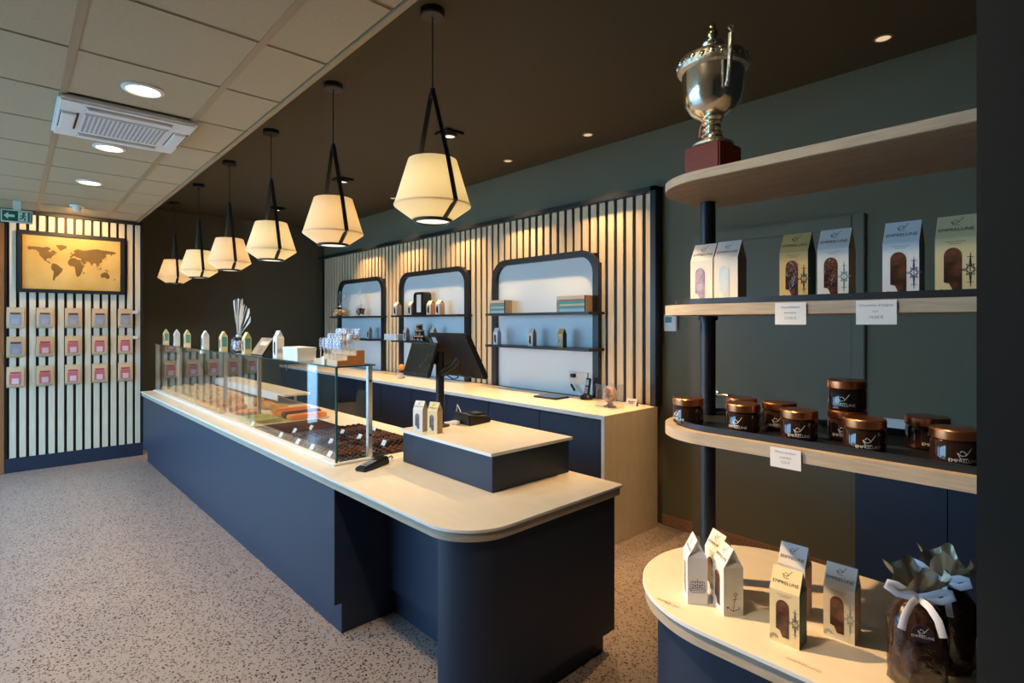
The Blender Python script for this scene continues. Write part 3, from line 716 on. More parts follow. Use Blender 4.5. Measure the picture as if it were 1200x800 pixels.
# ------------------------------------------------------------------ chocolate cartons
NAME = 'EMPRELUNE'
BIRD = [((-.011, .0), (-.004, -.006)), ((-.004, -.006), (.003, -.004)), ((.003, -.004), (.013, .011)), ((-.002, .004), (.003, .0)), ((.003, .0), (.003, -.004)), ((-.007, .001), (-.003, .005)), ((-.011, 0), (-.006, -.011)), ((-.006, -.011), (.006, -.011))]
def circle(r, n=14, c=(0, 0)): return [((c[0] + r * math.cos(2 * PI * i / n), c[1] + r * math.sin(2 * PI * i / n)), (c[0] + r * math.cos(2 * PI * (i + 1) / n), c[1] + r * math.sin(2 * PI * (i + 1) / n))) for i in range(n)]
def rose(c, r):
    out = circle(r * .25, 8, c)
    for k in range(8):
        a = k * PI / 4; rr = r * (1 if k % 2 == 0 else .6); p = (c[0] + rr * math.cos(a) * .55, c[1] + rr * math.sin(a))
        out += [((c[0] + .25 * r * math.cos(a + .5) * .6, c[1] + .25 * r * math.sin(a + .5)), p), (p, (c[0] + .25 * r * math.cos(a - .5) * .6, c[1] + .25 * r * math.sin(a - .5)))]
    out += [((c[0] - .2 * r, c[1] + r * .95), (c[0] + .2 * r, c[1] + r * .95)), ((c[0] - .2 * r, c[1] - r * .95), (c[0] + .2 * r, c[1] - r * .95)), ((c[0], c[1] - r * 1.25), (c[0], c[1] + r * 1.25))]
    return out
SHIP = [((-.016, -.006), (.016, -.006)), ((-.016, -.006), (-.011, -.013)), ((-.011, -.013), (.013, -.013)), ((.013, -.013), (.016, -.006)), ((-.014, -.009), (.014, -.009))]
for mx_, hh_ in ((-.009, .010), (0, .014), (.009, .010)):
    SHIP += [((mx_, -.006), (mx_, hh_)), ((mx_ - .005, .002), (mx_ + .005, .002)), ((mx_ - .0055, -.003), (mx_ + .0055, -.003)), ((mx_ - .005, .002), (mx_ - .0055, -.003)), ((mx_ + .005, .002), (mx_ + .0055, -.003)), ((mx_ - .004, .0085), (mx_ + .004, .0085)), ((mx_ - .004, .0085), (mx_ - .0045, .004)), ((mx_ + .004, .0085), (mx_ + .0045, .004))]
ANCH = circle(.003, 8, (.004, .018)) + [((.004, .015), (-.001, -.014)), ((-.001, .008), (.008, .010)), ((-.001, -.014), (-.013, -.005)), ((-.001, -.014), (.012, -.010)), ((-.013, -.005), (-.012, -.010)), ((-.013, -.005), (-.008, -.006)), ((.012, -.010), (.008, -.012)), ((.012, -.010), (.010, -.006))]

def carton(front, side, orn, label, loc, rz=0.0, detail=2, group=None, side_art=None, teal=False, w=.064, d=.05, H=.166, inner='chocpack'):
    """gable-top carton, front facing -x"""
    r = thing('chocolate_carton', label, 'carton', loc, rz, group)
    a, hs = w / 2, H * .72
    inset = .012
    vs = [(0, a, 0), (0, -a, 0), (0, -a, hs), (0, a, hs), (d, a, 0), (d, -a, 0), (d, -a, hs), (d, a, hs), (d / 2, -a, H), (d / 2, a, H), (d / 2, -a + inset, hs + (H - hs) * .45), (d / 2, a - inset, hs + (H - hs) * .45)]
    b = MB(); b.m(0).add(vs, [(0, 1, 2, 3), (3, 2, 8, 9), (5, 4, 7, 6), (6, 7, 9, 8)])
    b.m(1).add(vs, [(1, 5, 6, 2), (4, 0, 3, 7), (2, 6, 10), (2, 10, 8), (6, 8, 10), (7, 3, 11), (3, 9, 11), (7, 11, 9), (0, 4, 5, 1)])
    obj('box', b, [front, side], r, 0)
    ey = V((0, 0, 1)); F = (V((0, 0, 0)), V((0, -1, 0)), ey)
    sl = (V((d / 2, 0, H)) - V((0, 0, hs))).normalized()
    FT = (V((d / 4, 0, (H + hs) / 2)), V((0, -1, 0)), sl)
    # clear window with the chocolates behind it: arch with a notched lower corner
    ww, wb, wt = w * .245, .016, H * .60
    pts = [(ww * .9, wb), (ww * .9, wt - ww)] + [(ww * .9 * math.cos(t * PI / 10), wt - ww + ww * math.sin(t * PI / 10)) for t in range(1, 10)] + [(-ww * .9, wt - ww), (-ww * .9, wb + .016), (-ww * .35, wb + .013), (-ww * .02, wb)]
    wi = MB().poly([(x - w * .06, y) for x, y in pts], F, .0006)
    obj('window', wi, inner, r, 0)
    if detail >= 1:
        b = MB().text(NAME, .0105, FT, .0005, 0, -.008).strokes([((x0 * .8, y0 * .8 + .012), (x1 * .8, y1 * .8 + .012)) for (x0, y0), (x1, y1) in BIRD], .0011, FT, .0005)
        obj('lettering', b, 'ink', r, 0)
    if detail >= 2:
        obj('caption', MB().strokes([((-.016, hs - .008), (.016, hs - .008)), ((-.010, hs - .012), (.010, hs - .012))], .0011, F), 'inkred' if 'gold' in front or 'yell' in front else 'inkgrey', r, 0)
        obj('ornament', MB().strokes(rose((w * .36, hs * .46), .026), .0010, F, .0007), orn, r, 0)
        obj('seal', MB().strokes(circle(.0085, 12, (-w * .34, .009))[:7] + circle(.005, 10, (-w * .34, .009))[:6], .0012, F, .0007), orn, r, 0)
    if side_art:
        FS = (V((d / 2, -a, 0)), V((1, 0, 0)), V((0, 0, 1)))
        art = SHIP if side_art == 'ship' else ANCH
        obj('side_print', MB().strokes([((x0 * 1.3, y0 * 1.3 + (.048 if side_art == 'ship' else .030)), (x1 * 1.3, y1 * 1.3 + (.048 if side_art == 'ship' else .030))) for (x0, y0), (x1, y1) in art], .0014, FS), 'inkblue' if side_art == 'ship' else 'ink', r, 0)
    if teal:
        obj('side_panel', MB().box(.006, -a - .0006, .035, d - .006, -a - .0001, hs), 'tealside', r, 0)
    return r

XF = 1.37
carton('goldcard', 'greenside', 'ink', 'gold chocolate carton above the left price card on the middle shelf', (XF, .507, ZK), group='cartons on the middle shelf')
carton('whitecard', 'kraftside', 'inkteal', 'ivory chocolate carton with teal ornament between the gold and white cartons', (XF, .423, ZK), group='cartons on the middle shelf')
carton('paper', 'kraftside', 'inkblue', 'white chocolate carton with blue compass ornament above the right price card', (XF, .295, ZK), group='cartons on the middle shelf')
carton('yellowcard', 'greenside', 'ink', 'gold chocolate carton nearest the partition on the middle shelf', (XF, .205, ZK), group='cartons on the middle shelf')
carton('whitecard', 'kraftside', 'inkgrey', 'ivory carton with amber window, farthest on the middle shelf', (XF + .005, .745, ZK), detail=1, group='cartons on the middle shelf', inner='amberpack')
carton('whitecard', 'kraftside', 'inkgrey', 'ivory carton with pale painted reflection on its window in front of the black pole', (XF - .005, .672, ZK), detail=1, group='cartons on the middle shelf', inner='reflectpack')
# on the rounded base
carton('yellowcard', 'greenside', 'ink', 'pale yellow carton with dark window standing on the base top', (1.292, .498, ZS), .04, group='cartons on the base top')
carton('paper', 'kraftside', 'ink', 'white carton half hidden behind the pale yellow carton', (1.43, .535, ZS), .02, group='cartons on the base top', H=.172)
carton('whitecard', 'kraftside', 'inkteal', 'ivory carton with teal ornament beside the bagged chocolates', (1.402, .420, ZS), .02, group='cartons on the base top')
carton('paper', 'paper', 'inkgrey', 'white carton printed with a blue sailing ship on its side', (1.318, .760, ZS), -.87, 1, group='cartons on the base top', side_art='ship')
carton('whitecard', 'whitecard', 'inkgrey', 'white carton printed with a small black anchor on its side', (1.325, .672, ZS), -.68, 1, group='cartons on the base top', side_art='anchor')
carton('whitecard', 'kraftside', 'inkgrey', 'white carton with brown side squeezed behind the ship and anchor cartons', (1.385, .722, ZS), -.55, 1, group='cartons on the base top')
# at the till
carton('whitecard', 'kraftside', 'inkgrey', 'white carton in front of the till pole', (1.63, 2.545, ZP), .35, 1, group='cartons at the till')
carton('yellowcard', 'kraftside', 'inkgrey', 'pale yellow carton in front of the till pole', (1.66, 2.45, ZP), .35, 1, group='cartons at the till')
# on the showcase glass
ZG = ZT + GZ + .008
GB = [(7.24, 'g', 'farthest gold and teal carton on the showcase glass'), (6.74, 'w', 'farthest ivory carton on the showcase glass'), (6.312, 'g', 'gold and teal carton between the two far ivory cartons'),
      (5.664, 'w', 'ivory carton standing alone on the showcase glass'), (5.118, 'g', 'gold and teal carton behind the cellophane gift bag'), (4.529, 'g', 'gold and teal carton right of the cellophane gift bag')]
for y, k, lab in GB:
    if k == 'g': carton('yellowcard', 'yellowcard', 'ink', lab, K(1.36, y, ZG), TH, 0, 'cartons on the showcase glass', teal=True)
    else: carton('whitecard', 'whitecard', 'ink', lab, K(1.36, y, ZG), TH, 0, 'cartons on the showcase glass')
carton('paper', 'whitecard', 'inkblue', 'tall white carton with dark oval beside the white cube box', K(1.36, 3.878, ZG), TH, 1, 'cartons on the showcase glass', side_art='ship', H=.185, w=.07)

# ------------------------------------------------------------------ jars
def jar(s=1.0):
    r = thing('spread_jar', '', 'jar', (0, 0, 0), 0, 'copper-lidded jars on the lower shelf')
    R = .0375
    obj('glass', MB().lathe([(0, 0), (R - .004, 0), (R, .004), (R, .042), (R - .003, .047), (R - .005, .050), (0, .050)], 40), 'jar', r)
    obj('lid', MB().lathe([(R - .004, .048), (R + .0005, .0485), (R + .001, .051), (R + .001, .0635), (R - .001, .066), (0, .0665)], 40), 'copper', r)
    t = MB(); fr_ = (V((0, 0, 0)), V((1, 0, 0)), V((0, 1, 0)))
    t.text(NAME, .0085, fr_, 0, 0, .013).strokes([((a[0] * .9, a[1] * .9 + .027), (b[0] * .9, b[1] * .9 + .027)) for a, b in BIRD], .0013, fr_, 0)
    t.v = [(-(R + .0005) * math.cos(x / R), -(R + .0005) * math.sin(x / R), y) for x, y, z in t.v]
    obj('lettering', t, 'inkwhite', r, 0)
    return r
j0 = jar()
JP = [(1.29, .735, 0, -.35, 'copper-lidded chocolate jar nearest the black pole'), (1.297, .595, 0, .05, 'copper-lidded chocolate jar in front, second along from the pole'),
      (1.39, .642, 0, .3, 'copper-lidded chocolate jar half hidden beside the pole, back row'), (1.385, .545, 0, .2, 'copper-lidded chocolate jar behind the one above the price card'),
      (1.295, .468, 0, .35, 'copper-lidded chocolate jar above the lower shelf price card'), (1.372, .395, 0, .1, 'copper-lidded chocolate jar carrying a second jar'),
      (1.372, .395, .0668, .1, 'copper-lidded chocolate jar stacked on top of another'), (1.281, .337, 0, .45, 'copper-lidded chocolate jar in front of the two stacked jars'),
      (1.400, .255, 0, .55, 'copper-lidded chocolate jar behind the one nearest the partition'), (1.281, .192, 0, .5, 'copper-lidded chocolate jar nearest the partition')]
for k, (x, y, dz, rz, lab) in enumerate(JP):
    if k == 0: j0.location = (x, y, ZJ); j0.rotation_euler[2] = rz; j0['label'] = lab
    else: dup(j0, (x, y, ZJ + dz), rz, lab)

# price cards clipped to the shelf fronts
def shelf_card(label, y, z, w, h, lines, flip=0):
    r = thing('price_card', label, 'price card', (1.2055, y, z), 0, 'price cards on the display stand')
    obj('card', MB().box(-.0012, -w / 2, -h, .0, w / 2, 0), 'paper', r)
    F = (V((-.0012, 0, 0)), V((0, -1, 0)), V((0, 0, 1))); b = MB()
    for i, (t, s) in enumerate(lines): b.text(t, s, F, .0004, 0, -h * (.2 + i * .25))
    obj('lettering', b, 'inkgrey', r, 0)
shelf_card('white price card under the gold carton on the middle shelf', .452, 1.622, .062, .046, [('Assortiment', .0075), ('chocolats', .0065), ('13.50 €', .008)])
shelf_card('white price card under the white carton on the middle shelf', .298, 1.6225, .066, .046, [('Chocolats d\'origine', .007), ('noir', .0065), ('14.50 €', .008)])
shelf_card('white price card hanging below the jars', .462, 1.314, .062, .042, [('Pâte à tartiner', .0075), ('noisettes', .0065), ('9.50 €', .007)])

# faint prints on the base top
tp1 = tag(obj('table_sticker', MB().text(NAME, .012, (V((0, 0, 0)), V((0, -1, 0)), V((1, 0, 0))), .0006, 0, -.006).strokes(BIRD, .0014, (V((0, 0, 0)), V((0, -1, 0)), V((1, 0, 0))), .0006), 'kraftside', smooth=0, loc=(1.265, .775, ZS), rz=0.0), 'faint brown bird logo printed on the base top by the ship carton', 'sticker')
tp2 = tag(obj('table_sticker', MB().text(NAME, .013, (V((0, 0, 0)), V((0, -1, 0)), V((1, 0, 0))), .0006), 'kraftside', smooth=0, loc=(1.245, .44, ZS), rz=0.0), 'faint brown lettering printed on the base top before the yellow carton', 'sticker')

# ------------------------------------------------------------------ bagged chocolates
def bag(label, loc, rz, s=1.0):
    r = thing('chocolate_bag', label, 'bag', loc, rz, 'bagged chocolates on the base top')
    rnd = random.Random(int(loc[0] * 1000))
    def lump(prof, amp, seg=28, flare=None):
        m = MB(); m.lathe(prof, seg)
        m.v = [(x * (1 + rnd.uniform(-amp, amp)), y * (1 + rnd.uniform(-amp, amp)), z + rnd.uniform(-amp, amp) * .02) for x, y, z in m.v]; return m
    k = s; N = 36
    b = MB(); P_ = [(0, 0.001), (.040, .001), (.048, .010), (.050, .04), (.049, .08), (.050, .12), (.047, .145), (.036, .162), (.018, .176), (.012, .184)]
    b.lathe([(x * k, z * k) for x, z in P_], N)
    def lump(x, y, z):
        a = math.atan2(y, x); q = 1 + .045 * math.sin(7 * a + z * 150) + .04 * math.cos(5 * a - z * 210) + .02 * math.sin(11 * a + z * 90); return (x * q, y * q, z)
    b.v = [lump(*v) for v in b.v]
    obj('pouch', b, 'darkfilm', r, 60)
    f = MB(); n = 56; vs = []; fs = []
    prof = [(.0115, .183), (.017, .190), (.026, .200), (.038, .208), (.047, .218), (.051, .228)]
    for j, (rr, z) in enumerate(prof):
        for i in range(n):
            a = 2 * PI * i / n; q = 1 + (.03 + .022 * j) * math.sin(a * 9 + .4 * math.sin(a * 2)) ; vs.append((rr * q * math.cos(a) * .62 * k, rr * q * math.sin(a) * k, (z + .0035 * j * math.sin(a * 4 + 1) + .0028 * j * math.sin(a * 2)) * k))
    for j in range(len(prof) - 1):
        for i in range(n): i2 = (i + 1) % n; fs.append((j * n + i, j * n + i2, (j + 1) * n + i2, (j + 1) * n + i))
    f.add(vs, fs); obj('gathered_top', f, 'gold_foil', r, 60)
    rb = MB().lathe([(.0135 * k, .177 * k), (.0165 * k, .180 * k), (.0165 * k, .186 * k), (.0135 * k, .189 * k)], 20)
    for sgn in (-1, 1):
        loop = [(-.015, 0, .183), (-.020, sgn * .018, .193), (-.022, sgn * .036, .204), (-.023, sgn * .050, .206), (-.024, sgn * .053, .198), (-.022, sgn * .036, .186), (-.016, 0, .181)]
        rb.tube([(x * k, y * k, z * k) for x, y, z in loop], .0068 * k, 8, .20, V((1, 0, 0)))
        tail = [(-.016, 0, .182), (-.034, sgn * .014, .176), (-.048, sgn * .026, .158), (-.052, sgn * .033, .130)]
        rb.tube([(x * k, y * k, z * k) for x, y, z in tail], .0068 * k, 8, .20, V((1, 0, 0)))
    obj('ribbon', rb, 'ribbon', r, 60)
    tg = MB().lathe([(0, 0), (.017, 0), (.017, .002), (0, .002)], 20)
    tg.v = [(-.0555 * k - z, x * k, (.132 + y) * k) for x, y, z in tg.v]
    tgo = obj('tag', tg, 'tagblack', r)
    F = (V((-.0577 * k, 0, .132 * k)), V((0, -1, 0)), V((0, 0, 1)))
    obj('tag_print', MB().text(NAME, .0068, F, .0005, 0, -.006).strokes([((a[0] * .7, a[1] * .7 + .005), (b_[0] * .7, b_[1] * .7 + .005)) for a, b_ in BIRD], .001, F, .0005), 'inkwhite', tgo, 0)
    return r
bag('dark chocolate bag with gold top and white bow, nearest the camera', (1.345, .262, ZS), .35, 1.0)
bag('dark chocolate bag with white bow standing behind its twin', (1.47, .235, ZS), -.3, 1.0)

# ------------------------------------------------------------------ trophy
tr = thing('trophy', 'silver lidded trophy cup on a mahogany block atop the stand', 'trophy', (1.37, .71, 1.945), -.1)
obj('plinth', MB().bbox(-.052, -.052, 0, .052, .052, .098, .004), 'mahog', tr)
obj('foot', MB().lathe([(0, .10), (.052, .10), (.052, .106), (.047, .110), (.040, .113), (.030, .120), (.0, .120)], 40), 'silvertex', tr)
obj('stem', MB().lathe([(.026, .118), (.024, .127), (.029, .131), (.024, .136), (.021, .141), (.027, .146), (.022, .151), (.020, .157), (.026, .162), (.023, .168), (.030, .174), (.022, .178)], 32), 'silver', tr)
obj('cup', MB().lathe([(.020, .174), (.034, .178), (.056, .192), (.070, .215), (.076, .245), (.078, .275), (.079, .300)], 48), 'silver', tr)
obj('rim_band', MB().lathe([(.079, .296), (.088, .300), (.091, .306), (.089, .326), (.083, .333), (.074, .336)], 48), 'silvertex', tr)
rl = MB()
for k in range(22):
    a = 2 * PI * k / 22; bm = bmesh.new(); bmesh.ops.create_icosphere(bm, subdivisions=1, radius=1)
    mt = Matrix.Rotation(a, 4, 'Z') @ Matrix.Translation((.0885, 0, .314 + .004 * (k % 2))) @ Matrix.Rotation(.6 * (1 if k % 2 else -1), 4, 'X') @ Matrix.Diagonal((.005, .008, .011, 1))
    rl.bm(bm, mt)
obj('rim_ornament', rl, 'silver', tr, 60)
obj('lid', MB().lathe([(.078, .334), (.062, .344), (.040, .353), (.030, .358), (.026, .364), (.029, .369), (.029, .374), (.018, .380), (.0, .381)], 48), 'silver', tr)
obj('finial', MB().lathe([(.006, .379), (.008, .386), (.013, .393), (.015, .401), (.012, .409), (.007, .415), (.009, .420), (.006, .426), (0, .428)], 24), 'goldm', tr)
HD = math.radians(236)
for s in (0, 1):
    c, q = math.cos(HD + s * PI), math.sin(HD + s * PI)
    P = [(.078, .235), (.086, .228), (.094, .240), (.101, .270), (.106, .308), (.109, .345), (.107, .362), (.101, .365)]
    obj('handle', MB().tube([(u * c, u * q, z) for u, z in P], [.004, .005, .005, .006, .0065, .007, .0075, .005], 10), 'silvertex', tr)
obj('ribbon', MB().tube([(-.026, .012, .165), (-.034, .015, .145), (-.036, .016, .122)], .004, 6, .4), 'inkred', tr)

# ------------------------------------------------------------------ till
ti_ = thing('till_terminal', 'black till with customer display and big touch screen on one pole', 'till', (1.815, 2.60, ZP))
obj('base_plate', MB().lathe([(0, 0), (.055, 0), (.055, .006), (.03, .012), (.024, .02), (0, .02)], 32), 'plastic', ti_)
obj('pole', MB().cyl(0, 0, .01, .43, .024, 28), 'plastic', ti_)
def panel(name, w, h, t, c, tilt, face, parent, bez=.014):
    # slab in local yz, facing -x, leaned by tilt about y
    R = Matrix.Translation(c) @ Matrix.Rotation(tilt, 4, 'Y')
    if face > 0: R = R @ Matrix.Rotation(PI, 4, 'Z')
    b = MB().bbox(0, -w / 2, -h / 2, t, w / 2, h / 2, .006); b.v = [tuple(R @ V(v)) for v in b.v]
    o = obj(name, b, 'plastic', parent)
    g_ = MB().box(-.0012, -w / 2 + bez, -h / 2 + bez * 1.6, .0, w / 2 - bez, h / 2 - bez); g_.v = [tuple(R @ V(v)) for v in g_.v]
    obj('glass', g_, 'screen', o); return o, R
cd, R = panel('customer_display', .27, .205, .022, V((-.075, .10, .385)), math.radians(19), -1, ti_)
lg = MB().text('▪ ▪ ▪', .008, (V((-.0008, 0, -.092)), V((0, -1, 0)), V((0, 0, 1)))); lg.v = [tuple(R @ V(v)) for v in lg.v]
obj('badge', lg, 'inkwhite', cd, 0)
msn, R2 = panel('touch_screen', .37, .285, .03, V((.075, -.085, .415)), math.radians(-29), 1, ti_)
st = MB().box(.0302, -.155, .085, .031, -.115, .125); st.v = [tuple(R2 @ V(v)) for v in st.v]
obj('sticker', st, 'skyp', msn)
obj('arm', MB().tube([(0, 0, .30), (.05, -.05, .34), (.075, -.085, .39)], .026, 12), 'plastic', ti_)
obj('arm', MB().tube([(0, 0, .36), (-.03, .05, .38), (-.05, .09, .385)], .016, 12), 'plastic', ti_)
obj('cable', MB().tube([(.07, -.10, .33), (.06, -.09, .28), (.05, -.06, .27), (.02, -.02, .30)], .004, 6).tube([(.10, -.16, .33), (.10, -.17, .29), (.09, -.14, .28), (.06, -.09, .30)], .004, 6), 'plastic', ti_)
pr = thing('receipt_printer', 'low black receipt printer on the till block by the pole', 'printer', (1.98, 2.50, ZP))
w = MB(); w.add([(-.045, -.03, 0), (.14, 0, 0), (.14, .15, 0), (-.045, .13, 0), (-.05, -.025, .06), (.13, .005, .035), (.13, .145, .035), (-.05, .125, .07)], [(3, 2, 1, 0), (4, 5, 6, 7), (0, 1, 5, 4), (1, 2, 6, 5), (2, 3, 7, 6), (3, 0, 4, 7)])
bm = bmesh.new(); tmp = mesh('t', w, 'plastic', 0); bm.from_mesh(tmp); bmesh.ops.bevel(bm, geom=bm.edges[:], offset=.006, segments=2, affect='EDGES')
obj('body', MB().bm(bm), 'plastic', pr)
obj('paper_slip', MB().bbox(-.085, .05, .0, -.058, .10, .022, .002), 'paper', pr)
obj('cover', MB().bbox(.04, .03, .046, .11, .11, .056, .003), 'blackmetal', pr)
obj('cable', MB().tube([(.0, .12, .06), (.004, .16, .10), (.0, .17, .03), (.0, .168, .004)], .003, 6), 'white', pr)

cs = thing('card_terminal', 'black card terminal lying on the counter by the showcase corner', 'card terminal', (1.44, 2.685, ZT), math.radians(22))
w = MB(); w.add([(-.11, -.036, 0), (.10, -.034, 0), (.10, .034, 0), (-.11, .036, 0), (-.112, -.034, .020), (.09, -.032, .045), (.09, .032, .045), (-.112, .034, .020)], [(3, 2, 1, 0), (4, 5, 6, 7), (0, 1, 5, 4), (1, 2, 6, 5), (2, 3, 7, 6), (3, 0, 4, 7)])
bm = bmesh.new(); tmp = mesh('t', w, 'plastic', 0); bm.from_mesh(tmp); bmesh.ops.bevel(bm, geom=bm.edges[:], offset=.006, segments=2, affect='EDGES')
obj('body', MB().bm(bm), 'plastic', cs)
kb = MB()
for a in range(4):
    for c in range(3):
        x = -.085 + a * .022; z = .0235 + (x + .112) * .1238; kb.box(x, -.022 + c * .016, z, x + .014, -.010 + c * .016, z + .003)
obj('keypad', kb, 'inkgrey', cs)['kind'] = 'stuff'
obj('display', MB().add([(.012, -.026, .0372), (.062, -.026, .0434), (.062, .026, .0434), (.012, .026, .0372)], [(0, 1, 2, 3)]), 'chrome', cs)
obj('cable', MB().tube([(.10, .0, .02), (.14, -.01, .03), (.165, .0, .015), (.18, .02, .004)], .004, 8), 'plastic', cs)

# ------------------------------------------------------------------ things on the showcase glass
cb = thing('white_box', 'plain white cube-like gift box on the showcase glass', 'box', K(1.33, 3.42, ZG), TH)
obj('carton', MB().bbox(0, 0, 0, .12, .235, .062, .001), 'paper', cb); obj('lid', MB().bbox(-.002, -.002, .058, .122, .237, .082, .001), 'paper', cb)
bs = thing('print_stand', 'small pewter-coloured picture leaning on a stand on the showcase glass', 'picture stand', K(1.36, 4.13, ZG), TH)
R = Matrix.Rotation(math.radians(34), 4, 'Y')
b = MB().bbox(0, 0, 0, .012, .24, .155, .002); b.v = [tuple(R @ V(v)) for v in b.v]; obj('plate', b, 'black', bs)
b = MB().box(-.002, .004, .006, 0, .236, .150); b.v = [tuple(R @ V(v)) for v in b.v]; obj('print', b, 'silverframe', bs)
b = MB().box(-.003, .03, .085, -.002, .18, .12); b.v = [tuple(R @ V(v)) for v in b.v]; obj('caption', b, 'cream', bs)
obj('prop', MB().tube([(.07, .12, .10), (.13, .12, .0)], .004, 6), 'black', bs)

def cello_bag(name, label, loc, fill, fh, fr_, top, spread, n, seed, lean=(0, 0), group=None):
    rnd = random.Random(seed)
    r = thing(name, label, 'gift bag', loc, 0, group)
    b = MB().lathe([(0, .002), (fr_ * .9, .002), (fr_, fh * .4), (fr_ * .85, fh * .8), (.02, fh)], 20)
    obj('film', b, 'cello', r)
    sw = MB()
    for k in range(n):
        bm = bmesh.new(); bmesh.ops.create_icosphere(bm, subdivisions=1, radius=rnd.uniform(.014, .022))
        a = rnd.uniform(0, 2 * PI); q = fr_ * .72 * math.sqrt(rnd.random()); sw.bm(bm, Matrix.Translation((q * math.cos(a), q * math.sin(a), rnd.uniform(.022, fh * .62))))
    obj('sweets', sw, fill, r)['kind'] = 'stuff'
    obj('tie', MB().lathe([(.018, fh - .01), (.022, fh), (.018, fh + .012)], 16), 'ribbon', r)
    for k in range(spread):
        t = k / max(1, spread - 1) - .5; a = t * 1.5 + lean[0]; d = V((0, -math.sin(a), math.cos(a))); wv = V((.3 + rnd.uniform(-.3, .3), math.cos(a), math.sin(a))).normalized()
        ln = top * rnd.uniform(.85, 1.05); p = V((rnd.uniform(-.01, .01), 0, fh)); q = p + d * ln + V((rnd.uniform(-.03, .03), 0, 0)); hw = ln * .11
        m_ = MB().add([p - wv * .006, p + wv * .006, (p + q) / 2 + wv * hw * .6 + V((.006, 0, 0)), q + wv * hw, q - wv * hw * .8, (p + q) / 2 - wv * hw * .6 - V((.006, 0, 0))], [(0, 1, 2, 5), (5, 2, 3, 4)])
        obj('film_strip', m_, 'cello_s', r, 0)
    return r
ms_ = bpy.data.materials.new('cellophane_sheen'); ms_.use_nodes = True; M['cello_s'] = ms_
nt = ms_.node_tree; b_ = nt.nodes['Principled BSDF']; b_.inputs['Base Color'].default_value = (.88, .88, .87, 1); b_.inputs['Roughness'].default_value = .2; b_.inputs['Alpha'].default_value = .72
cello_bag('cellophane_gift', 'cellophane gift bag with tall fanned film on the showcase glass', K(1.41, 4.80, ZG), 'lollyblue', .13, .062, .30, 13, 26, 5, (.32, 0))

# lollipop stand
ls = thing('lollipop_stand', 'stepped wooden lollipop stand at the near end of the showcase glass', 'stand', K(1.32, 2.86, ZG), TH)
obj('step', MB().bbox(0, 0, 0, .06, .30, .030, .001), 'stepwood', ls)
obj('step', MB().bbox(.06, 0, 0, .115, .30, .055, .001), 'stepwood', ls)
obj('step', MB().bbox(.115, 0, 0, .165, .30, .083, .001), 'stepwood', ls)
obj('side_board', MB().box(.001, -.004, 0.001, .06, 0, .029).box(.06, -.004, 0.001, .115, 0, .054).box(.115, -.004, 0.001, .165, 0, .082), 'woodstand', ls)
pc = tag(obj('price_card', MB().bbox(-.004, -.018, 0, -.001, .018, .048, .001), 'paper', loc=K(1.312, 3.01, ZG), rz=TH), 'small blank white price card leaning on the lollipop stand', 'price card')
def lolly(m):
    r = thing('lollipop', '', 'lollipop', (0, 0, 0), 0, 'wrapped lollipops in the wooden stand')
    obj('stick', MB().cyl(0, 0, 0, .075, .0022, 8), 'stick', r)
    obj('sweet', MB().bbox(-.008, -.023, .060, .008, .023, .122, .007), m, r, 60)
    obj('wrap_tie', MB().lathe([(.004, .052), (.007, .056), (.0035, .062)], 8), 'ribbon', r)
    return r
lb_, lw_ = lolly('lollyblue'), lolly('lollybrown'); us = [0, 0]
for row, (x, z) in enumerate(((.030, .030), (.088, .055), (.140, .083))):
    for k in range(6):
        br = (row == 1 and k in (1, 2)) or (row == 2 and k == 3); src = lw_ if br else lb_
        loc = K(1.32 + x, 2.86 + .03 + k * .048, ZG + z); rz = TH + random.uniform(-.5, .5)
        lab = '%s wrapped lollipop, %s from near end, %s step of the stand' % ('brown' if br else 'blue and white', ['first', 'second', 'third', 'fourth', 'fifth', 'sixth'][k], ['lowest', 'middle', 'highest'][row])
        i = 1 if br else 0; grp = '%s lollipops, %s row' % ('brown' if br else 'blue', ['lowest', 'middle', 'highest'][row])
        if not us[i]: us[i] = 1; src.location = loc; src.rotation_euler[2] = rz; src['label'] = lab; src['group'] = grp
        else: dup(src, loc, rz, lab, grp)

# ------------------------------------------------------------------ pastries and chocolates in the showcase
def tray(label, x0, y0, x1, y1, m_='blackmetal', h=.012):
    r = thing('tray', label, 'tray', K((x0 + x1) / 2, (y0 + y1) / 2, ZT), TH, 'trays in the showcase')
    a, b = (x1 - x0) / 2, (y1 - y0) / 2
    obj('bottom', MB().box(-a, -b, 0, a, b, .003), m_, r)
    obj('rim', MB().ring(rrect(-a, -b, a, b, .008, 3), rrect(-a + .004, -b + .004, a - .004, b - .004, .006, 3), .003, h), m_, r)
    return r
TR = [(1.35, 2.872, 1.655, 3.33, 'near front'), (1.665, 2.872, 1.975, 3.33, 'near rear'), (1.35, 3.34, 1.655, 3.83, 'middle front'), (1.665, 3.34, 1.975, 3.83, 'middle rear')]
pm = []
b = MB().lathe([(.0, 0), (.0155, 0), (.0165, .004), (.014, .014), (.008, .018), (0, .019)], 10); pm.append(mesh('praline', b, 'choc3'))
b = MB().bbox(-.015, -.013, 0, .015, .013, .015, .004); pm.append(mesh('praline', b, 'choc2'))
b = MB().bbox(-.014, -.014, 0, .014, .014, .017, .006); pm.append(mesh('praline', b, 'choc3'))
b = MB().lathe([(0, 0), (.013, 0), (.0165, .007), (.013, .015), (0, .018)], 10); pm.append(mesh('praline', b, 'choc'))
ORD = ['first', 'second', 'third', 'fourth', 'fifth', 'sixth', 'seventh', 'eighth', 'ninth', 'tenth', 'eleventh', 'twelfth']
NUM = ['one', 'two', 'three', 'four', 'five', 'six', 'seven', 'eight', 'nine', 'ten', 'eleven', 'twelve']
desc = ['round dark', 'square milk', 'square dark', 'domed dark']
